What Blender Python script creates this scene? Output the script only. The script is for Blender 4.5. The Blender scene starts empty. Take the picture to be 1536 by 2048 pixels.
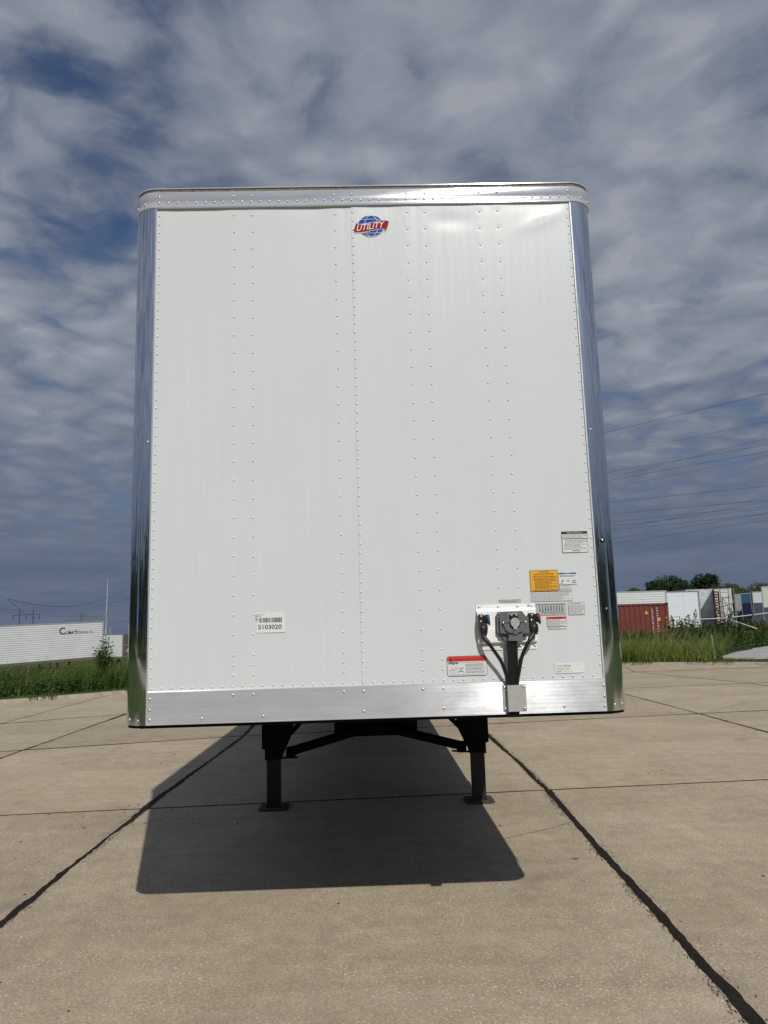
import bpy, bmesh, math, random
import numpy as np
from mathutils import Vector, Matrix
from mathutils.geometry import tessellate_polygon

S = bpy.context.scene
COL = S.collection
random.seed(7)
RNG = np.random.default_rng(11)
rad = math.radians

# ------------------------------------------------------------------ camera
CAM = Vector((-0.0253, -3.938, 1.7188))
CR = Vector((0.99943139, -0.01778958, -0.02864314))
CU = Vector((0.02559086, -0.15292295, 0.98790672)).normalized()
CF = Vector((0.02195463, 0.98807798, 0.15238075))
FPX = 1473.0
cd = bpy.data.cameras.new('camera')
cam = bpy.data.objects.new('camera', cd)
COL.objects.link(cam)
m3 = Matrix((CR, CU, -CF)).transposed()
cam.matrix_world = Matrix.Translation(CAM) @ m3.to_4x4()
cd.sensor_fit = 'VERTICAL'
cd.sensor_height = 36.0
cd.lens = FPX / 2048 * 36.0
cd.clip_start = 0.05
cd.clip_end = 6000
S.camera = cam

# ------------------------------------------------------------------ view, sun, sky
S.view_settings.view_transform = 'Standard'
S.view_settings.look = 'None'
S.view_settings.gamma = 1
S.view_settings.use_curve_mapping = False
S.view_settings.exposure = 0.0
SUN = Vector((0.272, -1.064, 1.0)).normalized()      # towards the sun
ld = bpy.data.lights.new('sun', 'SUN')
ld.energy = 3.35
ld.angle = rad(0.53)
ld.color = (1.0, 0.955, 0.88)
sun = bpy.data.objects.new('sun', ld)
COL.objects.link(sun)
sun.rotation_euler = SUN.to_track_quat('Z', 'Y').to_euler()
sun.location = (20, -60, 60)

W = bpy.data.worlds.new('World')
S.world = W
W.use_nodes = True


class NT:
    """small helper around a node tree"""
    def __init__(s, tree):
        s.t = tree
        tree.nodes.clear()

    def n(s, typ, ins=None, **kw):
        nd = s.t.nodes.new(typ)
        for k, v in kw.items():
            setattr(nd, k, v)
        for k, v in (ins or {}).items():
            sock = nd.inputs[k]
            if isinstance(v, bpy.types.NodeSocket):
                s.t.links.new(v, sock)
            else:
                sock.default_value = v
        return nd

    def math(s, op, a, b=0.0, c=None, clamp=False):
        nd = s.t.nodes.new('ShaderNodeMath')
        nd.operation = op
        nd.use_clamp = clamp
        for i, v in enumerate((a, b) if c is None else (a, b, c)):
            if isinstance(v, bpy.types.NodeSocket):
                s.t.links.new(v, nd.inputs[i])
            else:
                nd.inputs[i].default_value = v
        return nd.outputs[0]

    def vmath(s, op, a, b=None, out=0, scale=None):
        nd = s.t.nodes.new('ShaderNodeVectorMath')
        nd.operation = op
        for i, v in enumerate((a, b)):
            if v is None:
                continue
            if isinstance(v, bpy.types.NodeSocket):
                s.t.links.new(v, nd.inputs[i])
            else:
                nd.inputs[i].default_value = v
        if scale is not None:
            if isinstance(scale, bpy.types.NodeSocket):
                s.t.links.new(scale, nd.inputs['Scale'])
            else:
                nd.inputs['Scale'].default_value = scale
        return nd.outputs[out]

    def ramp(s, fac, stops, interp='LINEAR'):
        nd = s.t.nodes.new('ShaderNodeValToRGB')
        cr = nd.color_ramp
        cr.interpolation = interp
        while len(cr.elements) < len(stops):
            cr.elements.new(0.5)
        for e, (p, c) in zip(cr.elements, stops):
            e.position = p
            e.color = (c, c, c, 1) if isinstance(c, (int, float)) else (*c, 1)
        s.t.links.new(fac, nd.inputs[0])
        return nd.outputs[0]

    def mix(s, fac, a, b, blend='MIX'):
        nd = s.t.nodes.new('ShaderNodeMix')
        nd.data_type = 'RGBA'
        nd.blend_type = blend
        for sock, v in ((nd.inputs[0], fac), (nd.inputs[6], a), (nd.inputs[7], b)):
            if isinstance(v, bpy.types.NodeSocket):
                s.t.links.new(v, sock)
            elif isinstance(v, (int, float)):
                sock.default_value = v
            else:
                sock.default_value = (*v, 1) if len(v) == 3 else v
        return nd.outputs[2]

    def noise(s, vec, scale, detail=4, rough=0.5, dist=0.0, dims='3D', out=0):
        nd = s.n('ShaderNodeTexNoise', {'Scale': scale, 'Detail': detail, 'Roughness': rough, 'Distortion': dist}, noise_dimensions=dims)
        if vec is not None:
            s.t.links.new(vec, nd.inputs['Vector'])
        return nd.outputs[out]


def build_sky():
    t = NT(W.node_tree)
    tc = t.n('ShaderNodeTexCoord').outputs['Generated']
    d = t.vmath('NORMALIZE', tc)
    sky = t.n('ShaderNodeTexSky', sky_type='NISHITA')
    sky.sun_disc = False
    sky.sun_elevation = math.asin(SUN.z)
    sky.sun_rotation = math.atan2(SUN.x, SUN.y)
    sky.altitude = 200
    sky.air_density = 1.0
    sky.dust_density = 0.6
    sky.ozone_density = 2.0
    sep = t.n('ShaderNodeSeparateXYZ', {0: d})
    x, y, z = sep.outputs
    zz = t.math('ADD', t.math('MAXIMUM', z, 0.0), 0.14)
    px = t.math('DIVIDE', x, zz)
    py = t.math('DIVIDE', y, zz)
    p = t.n('ShaderNodeCombineXYZ', {0: px, 1: py, 2: 0.0}).outputs[0]
    warp = t.noise(p, 2.2, 3, 0.5, out=1)
    warp = t.vmath('SUBTRACT', warp, (0.5, 0.5, 0.5))
    pw = t.vmath('ADD', p, t.vmath('SCALE', warp, scale=0.22))
    big = t.noise(pw, 1.5, 3, 0.5)
    mid = t.noise(pw, 5.4, 9, 0.60)
    wp2 = t.vmath('ADD', pw, t.vmath('SCALE', t.vmath('SUBTRACT', t.noise(pw, 6.0, 4, 0.6, out=1), (0.5, 0.5, 0.5)), scale=0.16))
    cell = t.n('ShaderNodeTexVoronoi', {'Scale': 8.8, 'Smoothness': 0.7, 'Vector': wp2}, feature='SMOOTH_F1').outputs['Distance']
    puff = t.math('SUBTRACT', 1.0, t.math('MULTIPLY', cell, 1.5))
    cover = t.math('ADD', t.math('MULTIPLY', big, 0.55), t.math('MULTIPLY', mid, 1.00))
    cover = t.math('ADD', cover, t.math('MULTIPLY', puff, 0.50))
    bias = None
    blobs = SKY_BLOBS
    for (c, s, a) in blobs:
        dist = t.vmath('DISTANCE', d, c, out=1)
        g = t.math('POWER', 2.718, t.math('MULTIPLY', t.math('POWER', dist, 2.0), -1.0 / (s * s)))
        g = t.math('MULTIPLY', g, a)
        bias = g if bias is None else t.math('ADD', bias, g)
    cover = t.math('ADD', cover, bias)
    dens = t.n('ShaderNodeMapRange', {0: cover, 1: 0.47, 2: 1.00, 3: 0.0, 4: 1.0}, interpolation_type='SMOOTHSTEP').outputs[0]
    # optical depth of the deck, with folds inside it
    fold = t.noise(wp2, 4.0, 8, 0.56)
    cv = t.math('ADD', t.math('MULTIPLY', cover, 0.95), t.math('MULTIPLY', fold, 0.95))
    cvn = t.n('ShaderNodeMapRange', {0: cv, 1: 1.02, 2: 1.82, 3: 0.0, 4: 1.0}).outputs[0]
    cloud = t.ramp(cvn, [(0.0, (1.35, 1.65, 2.30)), (0.35, (1.85, 2.15, 2.78)), (0.65, (2.50, 2.80, 3.36)), (1.0, (3.30, 3.52, 3.98))])
    # thin cloud scatters sunlight forwards: brighter round the sun
    sd = t.math('MAXIMUM', t.vmath('DOT_PRODUCT', d, tuple(SUN), out=1), 0.0)
    cloud = t.vmath('SCALE', cloud, scale=t.math('ADD', 1.0, t.math('MULTIPLY', t.math('POWER', sd, 10.0), 0.8)))
    skyc = t.mix(1.0, sky.outputs[0], SKY_TINT, 'MULTIPLY')
    # the haze layer low over the horizon: the far deck melts into slate blue air
    hz = t.n('ShaderNodeMapRange', {0: z, 1: 0.04, 2: 0.38, 3: 1.0, 4: 0.0}, interpolation_type='SMOOTHSTEP').outputs[0]
    col = t.mix(t.math('MULTIPLY', dens, 0.96), skyc, cloud)
    streak = t.noise(t.vmath('MULTIPLY', d, (3.0, 3.0, 26.0)), 1.6, 5, 0.55)
    hcol = t.ramp(streak, [(0.35, (0.92, 1.24, 1.95)), (0.65, (1.30, 1.62, 2.30))])
    col = t.mix(t.math('MULTIPLY', hz, 0.93), col, hcol)
    bg = t.n('ShaderNodeBackground', {0: col, 1: 0.1})
    out = t.n('ShaderNodeOutputWorld', {0: bg.outputs[0]})


SKY_TINT = (0.40, 0.47, 0.58)
SKY_BLOBS = [
    ((-0.338, 0.783, 0.522), 0.055, -0.03), ((-0.302, 0.822, 0.482), 0.040, -0.20), ((-0.36, 0.80, 0.47), 0.05, -0.18),
    ((-0.063, 0.741, 0.668), 0.07, -0.04), ((-0.217, 0.777, 0.591), 0.06, -0.03), ((-0.13, 0.811, 0.57), 0.13, 0.08),
    ((0.169, 0.793, 0.585), 0.25, 0.13), ((0.376, 0.718, 0.586), 0.28, 0.16), ((-0.30, 0.70, 0.64), 0.08, -0.02),
    ((0.454, 0.856, 0.246), 0.05, -0.22), ((0.379, 0.833, 0.404), 0.16, 0.10), ((-0.361, 0.853, 0.377), 0.12, 0.10), ((-0.37, 0.88, 0.28), 0.12, 0.08),
]
build_sky()


# ------------------------------------------------------------------ materials
def new_mat(name):
    m = bpy.data.materials.new(name)
    m.use_nodes = True
    t = NT(m.node_tree)
    out = t.n('ShaderNodeOutputMaterial')
    return m, t, out


def bsdf(t, out, **ins):
    b = t.n('ShaderNodeBsdfPrincipled')
    for k, v in ins.items():
        k = k.replace('_', ' ')
        sock = b.inputs[k]
        if isinstance(v, bpy.types.NodeSocket):
            t.t.links.new(v, sock)
        elif sock.type == 'RGBA':
            sock.default_value = (*v, 1)
        else:
            sock.default_value = v
    t.t.links.new(b.outputs[0], out.inputs[0])
    return b


def simple(name, col, rough=0.5, metal=0.0, var=0.12, scale=6.0, bump=0.0, bscale=60.0, spec=0.5):
    m, t, out = new_mat(name)
    tc = t.n('ShaderNodeTexCoord').outputs['Object']
    nz = t.noise(tc, scale, 5, 0.6)
    f = t.n('ShaderNodeMapRange', {0: nz, 1: 0.25, 2: 0.75, 3: 1 - var, 4: 1 + var}).outputs[0]
    c = t.vmath('SCALE', col, scale=f)
    b = bsdf(t, out, Base_Color=c, Metallic=metal, Specular_IOR_Level=spec)
    r = t.n('ShaderNodeMapRange', {0: t.noise(tc, scale * 2.3, 4), 1: 0.3, 2: 0.7, 3: rough * 0.85, 4: min(1, rough * 1.15)}).outputs[0]
    t.t.links.new(r, b.inputs['Roughness'])
    if bump:
        bn = t.n('ShaderNodeBump', {'Strength': 0.6, 'Distance': bump, 'Height': t.noise(tc, bscale, 4)})
        t.t.links.new(bn.outputs[0], b.inputs['Normal'])
    return m


M = {}


def mk_panel():
    m, t, out = new_mat('white_panel_paint')
    tc = t.n('ShaderNodeTexCoord').outputs['Object']
    st = t.noise(t.vmath('MULTIPLY', tc, (34.0, 1.0, 1.1)), 1.0, 5, 0.6)
    bg = t.noise(tc, 1.4, 3)
    f = t.n('ShaderNodeMapRange', {0: st, 1: 0.3, 2: 0.75, 3: 1.0, 4: 0.952}).outputs[0]
    f2 = t.n('ShaderNodeMapRange', {0: bg, 1: 0.3, 2: 0.7, 3: 0.985, 4: 1.01}).outputs[0]
    c = t.vmath('SCALE', (0.612, 0.648, 0.660), scale=t.math('MULTIPLY', f, f2))
    b = bsdf(t, out, Base_Color=c, Specular_IOR_Level=0.42)
    r = t.n('ShaderNodeMapRange', {0: st, 1: 0.3, 2: 0.7, 3: 0.22, 4: 0.32}).outputs[0]
    t.t.links.new(r, b.inputs['Roughness'])
    bn = t.n('ShaderNodeBump', {'Strength': 0.25, 'Distance': 0.0004, 'Height': t.noise(t.vmath('MULTIPLY', tc, (60.0, 1.0, 5.0)), 1.0, 3)})
    t.t.links.new(bn.outputs[0], b.inputs['Normal'])
    return m


def mk_brushed(name, col=(0.70, 0.72, 0.76), rough=0.235, aniso=1.0, uv=True, metal=0.55):
    m, t, out = new_mat(name)
    tc = t.n('ShaderNodeTexCoord').outputs['Object']
    st = t.noise(t.vmath('MULTIPLY', tc, (1.3, 1.0, 260.0)), 1.0, 5, 0.65)
    st2 = t.noise(t.vmath('MULTIPLY', tc, (5.0, 1.0, 22.0)), 1.0, 4, 0.6)
    blot = t.noise(t.vmath('MULTIPLY', tc, (3.0, 1.0, 6.0)), 1.0, 5, 0.7)
    k = t.n('ShaderNodeMapRange', {0: st, 1: 0.3, 2: 0.7, 3: 0.86, 4: 1.04}).outputs[0]
    k2 = t.n('ShaderNodeMapRange', {0: st2, 1: 0.3, 2: 0.7, 3: 0.93, 4: 1.05}).outputs[0]
    c = t.vmath('SCALE', col, scale=t.math('MULTIPLY', k, k2))
    b = bsdf(t, out, Base_Color=c, Metallic=metal)
    r = t.n('ShaderNodeMapRange', {0: blot, 1: 0.3, 2: 0.7, 3: rough * 0.82, 4: rough * 1.2}).outputs[0]
    t.t.links.new(r, b.inputs['Roughness'])
    b.inputs['Anisotropic'].default_value = aniso
    if uv:
        tg = t.n('ShaderNodeTangent', direction_type='UV_MAP')
        t.t.links.new(tg.outputs[0], b.inputs['Tangent'])
    bn = t.n('ShaderNodeBump', {'Strength': 0.35, 'Distance': 0.0005, 'Height': st})
    t.t.links.new(bn.outputs[0], b.inputs['Normal'])
    return m


def mk_chrome():
    m, t, out = new_mat('polished_stainless')
    tc = t.n('ShaderNodeTexCoord').outputs['Object']
    st = t.noise(t.vmath('MULTIPLY', tc, (26.0, 26.0, 0.55)), 1.0, 4, 0.55)
    sm = t.noise(t.vmath('MULTIPLY', tc, (9.0, 9.0, 4.0)), 1.0, 5, 0.7)
    sc = t.noise(t.vmath('MULTIPLY', tc, (220.0, 220.0, 2.0)), 1.0, 3, 0.6)
    r = t.n('ShaderNodeMapRange', {0: sm, 1: 0.35, 2: 0.75, 3: 0.035, 4: 0.11}).outputs[0]
    cv = t.n('ShaderNodeMapRange', {0: sc, 1: 0.3, 2: 0.7, 3: 0.94, 4: 1.03}).outputs[0]
    c = t.vmath('SCALE', (0.74, 0.755, 0.77), scale=cv)
    b = bsdf(t, out, Base_Color=c, Metallic=1.0)
    t.t.links.new(r, b.inputs['Roughness'])
    bn = t.n('ShaderNodeBump', {'Strength': 1.0, 'Distance': 0.0008, 'Height': st})
    t.t.links.new(bn.outputs[0], b.inputs['Normal'])
    return m


def mk_concrete():
    m, t, out = new_mat('worn_concrete')
    oi = t.n('ShaderNodeObjectInfo').outputs['Random']
    tc = t.n('ShaderNodeTexCoord').outputs['Object']
    big = t.noise(tc, 0.7, 6, 0.62)
    mot = t.noise(tc, 7.0, 6, 0.66)
    sand = t.noise(tc, 170.0, 3, 0.7)
    sand2 = t.noise(tc, 60.0, 3, 0.6)
    drag = t.noise(t.vmath('MULTIPLY', tc, (0.55, 4.5, 1.0)), 1.0, 5, 0.6, dist=0.6)
    agg = t.n('ShaderNodeTexVoronoi', {'Scale': 105.0, 'Vector': tc}, feature='F1')
    aggc = agg.outputs['Color']
    aggd = agg.outputs['Distance']
    base = t.ramp(big, [(0.30, (0.325, 0.265, 0.184)), (0.5, (0.382, 0.315, 0.225)), (0.7, (0.432, 0.360, 0.262))])
    tone = t.n('ShaderNodeMapRange', {0: oi, 1: 0.0, 2: 1.0, 3: 0.88, 4: 1.08}).outputs[0]
    k = t.n('ShaderNodeMapRange', {0: mot, 1: 0.28, 2: 0.72, 3: 0.86, 4: 1.13}).outputs[0]
    k2 = t.n('ShaderNodeMapRange', {0: sand, 1: 0.28, 2: 0.72, 3: 0.50, 4: 1.52}).outputs[0]
    k2 = t.math('ADD', 1.0, t.math('MULTIPLY', t.math('SUBTRACT', k2, 1.0), t.n('ShaderNodeMapRange', {0: t.math('FRACT', t.math('MULTIPLY', oi, 7.3)), 1: 0.0, 2: 1.0, 3: 0.55, 4: 1.35}).outputs[0]))
    k3 = t.n('ShaderNodeMapRange', {0: sand2, 1: 0.3, 2: 0.7, 3: 0.76, 4: 1.25}).outputs[0]
    k4 = t.n('ShaderNodeMapRange', {0: drag, 1: 0.3, 2: 0.7, 3: 0.91, 4: 1.08}).outputs[0]
    kk = t.math('MULTIPLY', t.math('MULTIPLY', t.math('MULTIPLY', k, k2), t.math('MULTIPLY', k3, k4)), tone)
    c = t.vmath('SCALE', base, scale=kk)
    # pale and dark stones showing through the worn paste
    sepc = t.n('ShaderNodeSeparateColor', {0: aggc})
    pale = t.math('MULTIPLY', t.math('GREATER_THAN', sepc.outputs[0], 0.93), t.math('LESS_THAN', aggd, 0.46))
    dark = t.math('MULTIPLY', t.math('LESS_THAN', sepc.outputs[0], 0.06), t.math('LESS_THAN', aggd, 0.34))
    patch = t.ramp(t.noise(tc, 1.7, 3), [(0.38, 0.25), (0.6, 1.0)])
    c = t.mix(t.math('MULTIPLY', pale, patch), c, (0.78, 0.72, 0.62))
    c = t.mix(t.math('MULTIPLY', dark, 0.55), c, (0.12, 0.10, 0.08))
    # oil spots and tar flecks
    sp = t.n('ShaderNodeTexVoronoi', {'Scale': 1.9, 'Vector': t.vmath('ADD', tc, t.vmath('SCALE', t.noise(tc, 9.0, 3, out=1), scale=0.08))}, feature='F1')
    spc = t.n('ShaderNodeSeparateColor', {0: sp.outputs['Color']})
    spot = t.math('MULTIPLY', t.math('GREATER_THAN', spc.outputs[1], 0.80), t.math('LESS_THAN', sp.outputs['Distance'], 0.045))
    c = t.mix(t.math('MULTIPLY', spot, 0.75), c, (0.06, 0.05, 0.04))
    st = t.ramp(t.noise(tc, 1.15, 5, 0.6, dist=0.8), [(0.60, 0.0), (0.74, 0.42)])
    c = t.mix(st, c, (0.19, 0.16, 0.13))
    # faint tyre paths and wet-cleaned arcs
    tw = t.vmath('ADD', tc, t.vmath('SCALE', t.noise(tc, 0.35, 2, out=1), scale=1.4))
    tr = t.noise(t.vmath('MULTIPLY', tw, (3.6, 0.12, 1.0)), 1.0, 4, 0.65)
    c = t.mix(t.ramp(tr, [(0.58, 0.0), (0.74, 0.18)]), c, (0.20, 0.17, 0.135))
    c = t.mix(t.ramp(t.noise(t.vmath('MULTIPLY', tw, (0.5, 3.0, 1.0)), 1.0, 5, 0.7), [(0.56, 0.0), (0.72, 0.28)]), c, (0.46, 0.41, 0.33))
    sp2 = t.n('ShaderNodeTexVoronoi', {'Scale': 0.75, 'Vector': t.vmath('ADD', tc, t.vmath('SCALE', t.noise(tc, 4.0, 3, out=1), scale=0.3))}, feature='F1')
    spd = t.ramp(sp2.outputs['Distance'], [(0.05, 0.45), (0.16, 0.0)])
    spe = t.n('ShaderNodeSeparateColor', {0: sp2.outputs['Color']})
    c = t.mix(t.math('MULTIPLY', spd, t.math('GREATER_THAN', spe.outputs[2], 0.72)), c, (0.12, 0.10, 0.08))
    b = bsdf(t, out, Base_Color=c, Specular_IOR_Level=0.35)
    r = t.n('ShaderNodeMapRange', {0: sand, 1: 0.3, 2: 0.7, 3: 0.62, 4: 0.95}).outputs[0]
    t.t.links.new(r, b.inputs['Roughness'])
    h = t.math('ADD', t.math('MULTIPLY', sand, 0.7), t.math('MULTIPLY', sand2, 0.6))
    h = t.math('ADD', h, t.math('MULTIPLY', pale, 0.25))
    bn = t.n('ShaderNodeBump', {'Strength': 0.75, 'Distance': 0.0035, 'Height': h})
    t.t.links.new(bn.outputs[0], b.inputs['Normal'])
    return m


def mk_leaf(name, cols, transl=0.3, rough=0.55):
    m, t, out = new_mat(name)
    g = t.n('ShaderNodeNewGeometry')
    rp = g.outputs['Random Per Island']
    pos = g.outputs['Position']
    stops = [(i / (len(cols) - 1), c) for i, c in enumerate(cols)]
    cl = t.noise(pos, 0.55, 3)
    f = t.math('ADD', t.math('MULTIPLY', rp, 0.65), t.math('MULTIPLY', t.math('SUBTRACT', cl, 0.3), 0.85), clamp=True)
    c = t.ramp(f, stops)
    b = t.n('ShaderNodeBsdfPrincipled', {'Base Color': c, 'Roughness': rough, 'Specular IOR Level': 0.35})
    tr = t.n('ShaderNodeBsdfTranslucent', {0: t.mix(1.0, c, (1.5, 1.6, 0.6), 'MULTIPLY')})
    mx = t.n('ShaderNodeMixShader', {0: transl, 1: b.outputs[0], 2: tr.outputs[0]})
    t.t.links.new(mx.outputs[0], out.inputs[0])
    return m


def mk_terrain():
    m, t, out = new_mat('rough_grass_ground')
    pos = t.n('ShaderNodeNewGeometry').outputs['Position']
    a = t.noise(pos, 0.25, 5, 0.6)
    b_ = t.noise(pos, 6.0, 5, 0.7)
    c = t.ramp(t.math('ADD', t.math('MULTIPLY', a, 0.5), t.math('MULTIPLY', b_, 0.5)),
               [(0.35, (0.030, 0.052, 0.014)), (0.5, (0.048, 0.074, 0.020)), (0.62, (0.10, 0.11, 0.042)), (0.75, (0.15, 0.13, 0.08))])
    b = bsdf(t, out, Base_Color=c, Roughness=0.95, Specular_IOR_Level=0.15)
    bn = t.n('ShaderNodeBump', {'Strength': 0.8, 'Distance': 0.03, 'Height': t.noise(pos, 14.0, 4)})
    t.t.links.new(bn.outputs[0], b.inputs['Normal'])
    return m


def mk_ribbed(name, col, scale_z, var=0.06):
    return simple(name, col, 0.45, 0.0, var, 1.2)


M['panel'] = mk_panel()
M['rail'] = mk_brushed('brushed_aluminium')
M['plate'] = mk_brushed('plate_aluminium', (0.80, 0.80, 0.79), 0.40, 0.6)
M['chrome'] = mk_chrome()
M['concrete'] = mk_concrete()
M['tar'] = simple('joint_tar', (0.020, 0.0165, 0.013), 0.8, 0, 0.5, 25, 0.002, 90, spec=0.12)
M['tar_thin'] = simple('smeared_tar', (0.040, 0.034, 0.028), 0.85, 0, 0.5, 60)
M['kerb'] = simple('kerb_concrete', (0.30, 0.27, 0.22), 0.9, 0, 0.35, 4, 0.004, 40)
M['terrain'] = mk_terrain()
M['gravel'] = simple('pale_gravel', (0.36, 0.36, 0.34), 0.95, 0, 0.3, 3.0, 0.01, 18)
M['asphalt'] = simple('road_asphalt', (0.06, 0.06, 0.062), 0.9, 0, 0.25, 2.0)
M['white'] = simple('white_trailer_paint', (0.67, 0.69, 0.69), 0.4, 0, 0.05, 0.8)
M['cool_white'] = simple('cool_white_paint', (0.66, 0.70, 0.76), 0.4, 0, 0.07, 0.9)
M['cream'] = simple('cream_paint', (0.62, 0.62, 0.56), 0.5, 0, 0.07, 0.9)
M['grey'] = simple('grey_metal', (0.22, 0.23, 0.24), 0.5, 0.2, 0.15, 3)
M['lgrey'] = simple('light_grey_metal', (0.40, 0.41, 0.41), 0.5, 0.3, 0.15, 3)
M['slate'] = simple('slate_grey_paint_and_shade', (0.07, 0.09, 0.12), 0.5, 0, 0.15, 2)  # trailer bodies, and the painted shade on lower trailer fronts
M['brown_grey'] = simple('weathered_rail', (0.14, 0.115, 0.10), 0.8, 0, 0.3, 3)
M['dark'] = simple('black_steel', (0.010, 0.010, 0.011), 0.75, 0, 0.3, 8, spec=0.2)
M['under'] = simple('black_undercoat', (0.008, 0.008, 0.009), 0.9, 0, 0.3, 8, spec=0.1)
M['leg_paint'] = simple('scuffed_black_leg_paint', (0.014, 0.0145, 0.016), 0.55, 0, 0.35, 14, spec=0.4)
M['padrust'] = simple('rusty_foot_pad', (0.06, 0.042, 0.030), 0.85, 0, 0.5, 30)
M['rubber'] = simple('black_rubber', (0.012, 0.012, 0.013), 0.42, 0, 0.2, 30)
M['cable'] = simple('black_cable_jacket', (0.007, 0.007, 0.009), 0.38, 0, 0.2, 30)
M['nose'] = simple('grey_box_plastic', (0.115, 0.125, 0.135), 0.42, 0, 0.12, 40, 0.0006, 300)
M['iron'] = simple('dark_cast_iron', (0.022, 0.021, 0.021), 0.45, 0.3, 0.35, 60, 0.0008, 200)
M['lens'] = simple('silvered_lid', (0.72, 0.72, 0.66), 0.32, 0.7, 0.35, 90, 0.0012, 260)
M['blue_tag'] = simple('blue_gasket', (0.03, 0.17, 0.38), 0.5, 0, 0.15, 90)
M['red_tag'] = simple('red_gasket', (0.55, 0.03, 0.07), 0.5, 0, 0.15, 90)
M['galv'] = simple('galvanised_cover', (0.40, 0.40, 0.385), 0.55, 0.25, 0.08, 30)
M['rivet'] = simple('rivet_aluminium', (0.66, 0.67, 0.68), 0.3, 0.9, 0.2, 30)
M['bolt'] = simple('dull_bolt', (0.22, 0.22, 0.22), 0.35, 0.8, 0.3, 200)
M['privet'] = simple('painted_rivet', (0.66, 0.68, 0.68), 0.22, 0, 0.1, 30)
M['seam'] = simple('roof_sealant', (0.13, 0.12, 0.09), 0.7, 0, 0.6, 40, 0.002, 120)
M['ink'] = simple('black_ink', (0.018, 0.018, 0.02), 0.5, 0, 0.05, 50)
M['ink_soft'] = simple('fine_print_ink', (0.17, 0.17, 0.175), 0.6, 0, 0.1, 300)
M['decal'] = simple('decal_white', (0.64, 0.65, 0.65), 0.4, 0, 0.03, 60)
M['decal_clear'] = simple('label_white', (0.68, 0.70, 0.69), 0.45, 0, 0.03, 60)
M['decal_silver'] = simple('decal_silver', (0.44, 0.46, 0.465), 0.4, 0.1, 0.05, 60)
M['yellow'] = simple('caution_yellow', (0.72, 0.36, 0.008), 0.45, 0, 0.05, 40)
M['red'] = simple('decal_red', (0.62, 0.035, 0.018), 0.45, 0, 0.05, 40)
M['logo_red'] = simple('logo_red', (0.27, 0.010, 0.016), 0.6, 0, 0.1, 20, spec=0.1)
M['logo_blue'] = simple('logo_blue', (0.006, 0.065, 0.34), 0.6, 0, 0.12, 30, spec=0.1)
M['navy'] = simple('navy_ink', (0.02, 0.06, 0.16), 0.5, 0, 0.05, 50)
M['print_white'] = simple('print_white', (0.70, 0.70, 0.70), 0.6, 0, 0.02, 50, spec=0.2)
M['container_red'] = simple('container_red', (0.150, 0.034, 0.026), 0.6, 0, 0.22, 1.6)
M['rust'] = simple('rusty_iron', (0.085, 0.034, 0.018), 0.9, 0, 0.6, 5)
M['foil'] = simple('dented_bare_aluminium', (0.62, 0.64, 0.67), 0.38, 0.45, 0.25, 1.6, 0.10, 2.2)
M['yellow_steel'] = simple('yellow_rail_paint', (0.42, 0.22, 0.06), 0.6, 0, 0.2, 5)
M['truck_red'] = simple('truck_red_paint', (0.34, 0.010, 0.018), 0.35, 0, 0.1, 2)
M['truck_red_shade'] = simple('truck_red_shaded', (0.08, 0.006, 0.010), 0.5, 0, 0.1, 2)  # darker copy of the truck red, shade of the low parts coloured in
M['t_blue'] = simple('trailer_blue_paint', (0.030, 0.085, 0.20), 0.45, 0, 0.1, 2)
M['t_blue_shade'] = simple('trailer_blue_shaded', (0.006, 0.008, 0.045), 0.5, 0, 0.1, 2)  # shaded copy of the trailer blue, shadow put into the colour
M['glass'] = simple('dark_glass', (0.010, 0.012, 0.015), 0.08, 0, 0.1, 2)
M['tyre'] = simple('tyre_rubber', (0.018, 0.018, 0.018), 0.85, 0, 0.2, 10)
M['rim'] = simple('wheel_rim', (0.5, 0.5, 0.5), 0.4, 0.6, 0.2, 10)
M['wire'] = simple('conductor', (0.10, 0.12, 0.15), 0.6, 0.2, 0.1, 3)
M['tower'] = simple('tower_steel', (0.16, 0.18, 0.21), 0.7, 0.1, 0.1, 3)
M['tower_dark'] = simple('wood_pole', (0.045, 0.045, 0.05), 0.85, 0, 0.2, 3)
M['pole_pale'] = simple('pale_steel_pole', (0.36, 0.38, 0.38), 0.6, 0.2, 0.1, 1)
M['bark'] = simple('bark', (0.07, 0.055, 0.04), 0.95, 0, 0.3, 4)
M['stem'] = simple('green_stem', (0.05, 0.075, 0.02), 0.8, 0, 0.3, 4)
M['leaf_dark'] = mk_leaf('tree_leaves_dark', [(0.014, 0.030, 0.010), (0.026, 0.052, 0.014), (0.042, 0.075, 0.020)], 0.2)
M['leaf_mid'] = mk_leaf('tree_leaves_mid', [(0.034, 0.062, 0.012), (0.064, 0.105, 0.020), (0.100, 0.150, 0.034)], 0.25)
M['grass_dark'] = mk_leaf('tall_grass_dark', [(0.022, 0.044, 0.008), (0.048, 0.086, 0.015), (0.090, 0.135, 0.026), (0.15, 0.16, 0.06)], 0.25)
M['grass_light'] = mk_leaf('tall_grass_light', [(0.055, 0.088, 0.014), (0.110, 0.158, 0.026), (0.165, 0.215, 0.045), (0.26, 0.25, 0.11)], 0.3)
M['straw'] = mk_leaf('dry_stems', [(0.16, 0.15, 0.06), (0.26, 0.23, 0.12), (0.34, 0.30, 0.18)], 0.2)
M['weed_leaf'] = mk_leaf('weed_leaves', [(0.018, 0.045, 0.008), (0.040, 0.085, 0.014), (0.070, 0.13, 0.022)], 0.3)
M['weed_olive'] = mk_leaf('olive_weed_leaves', [(0.045, 0.055, 0.012), (0.085, 0.090, 0.022), (0.13, 0.12, 0.045)], 0.25)
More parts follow.
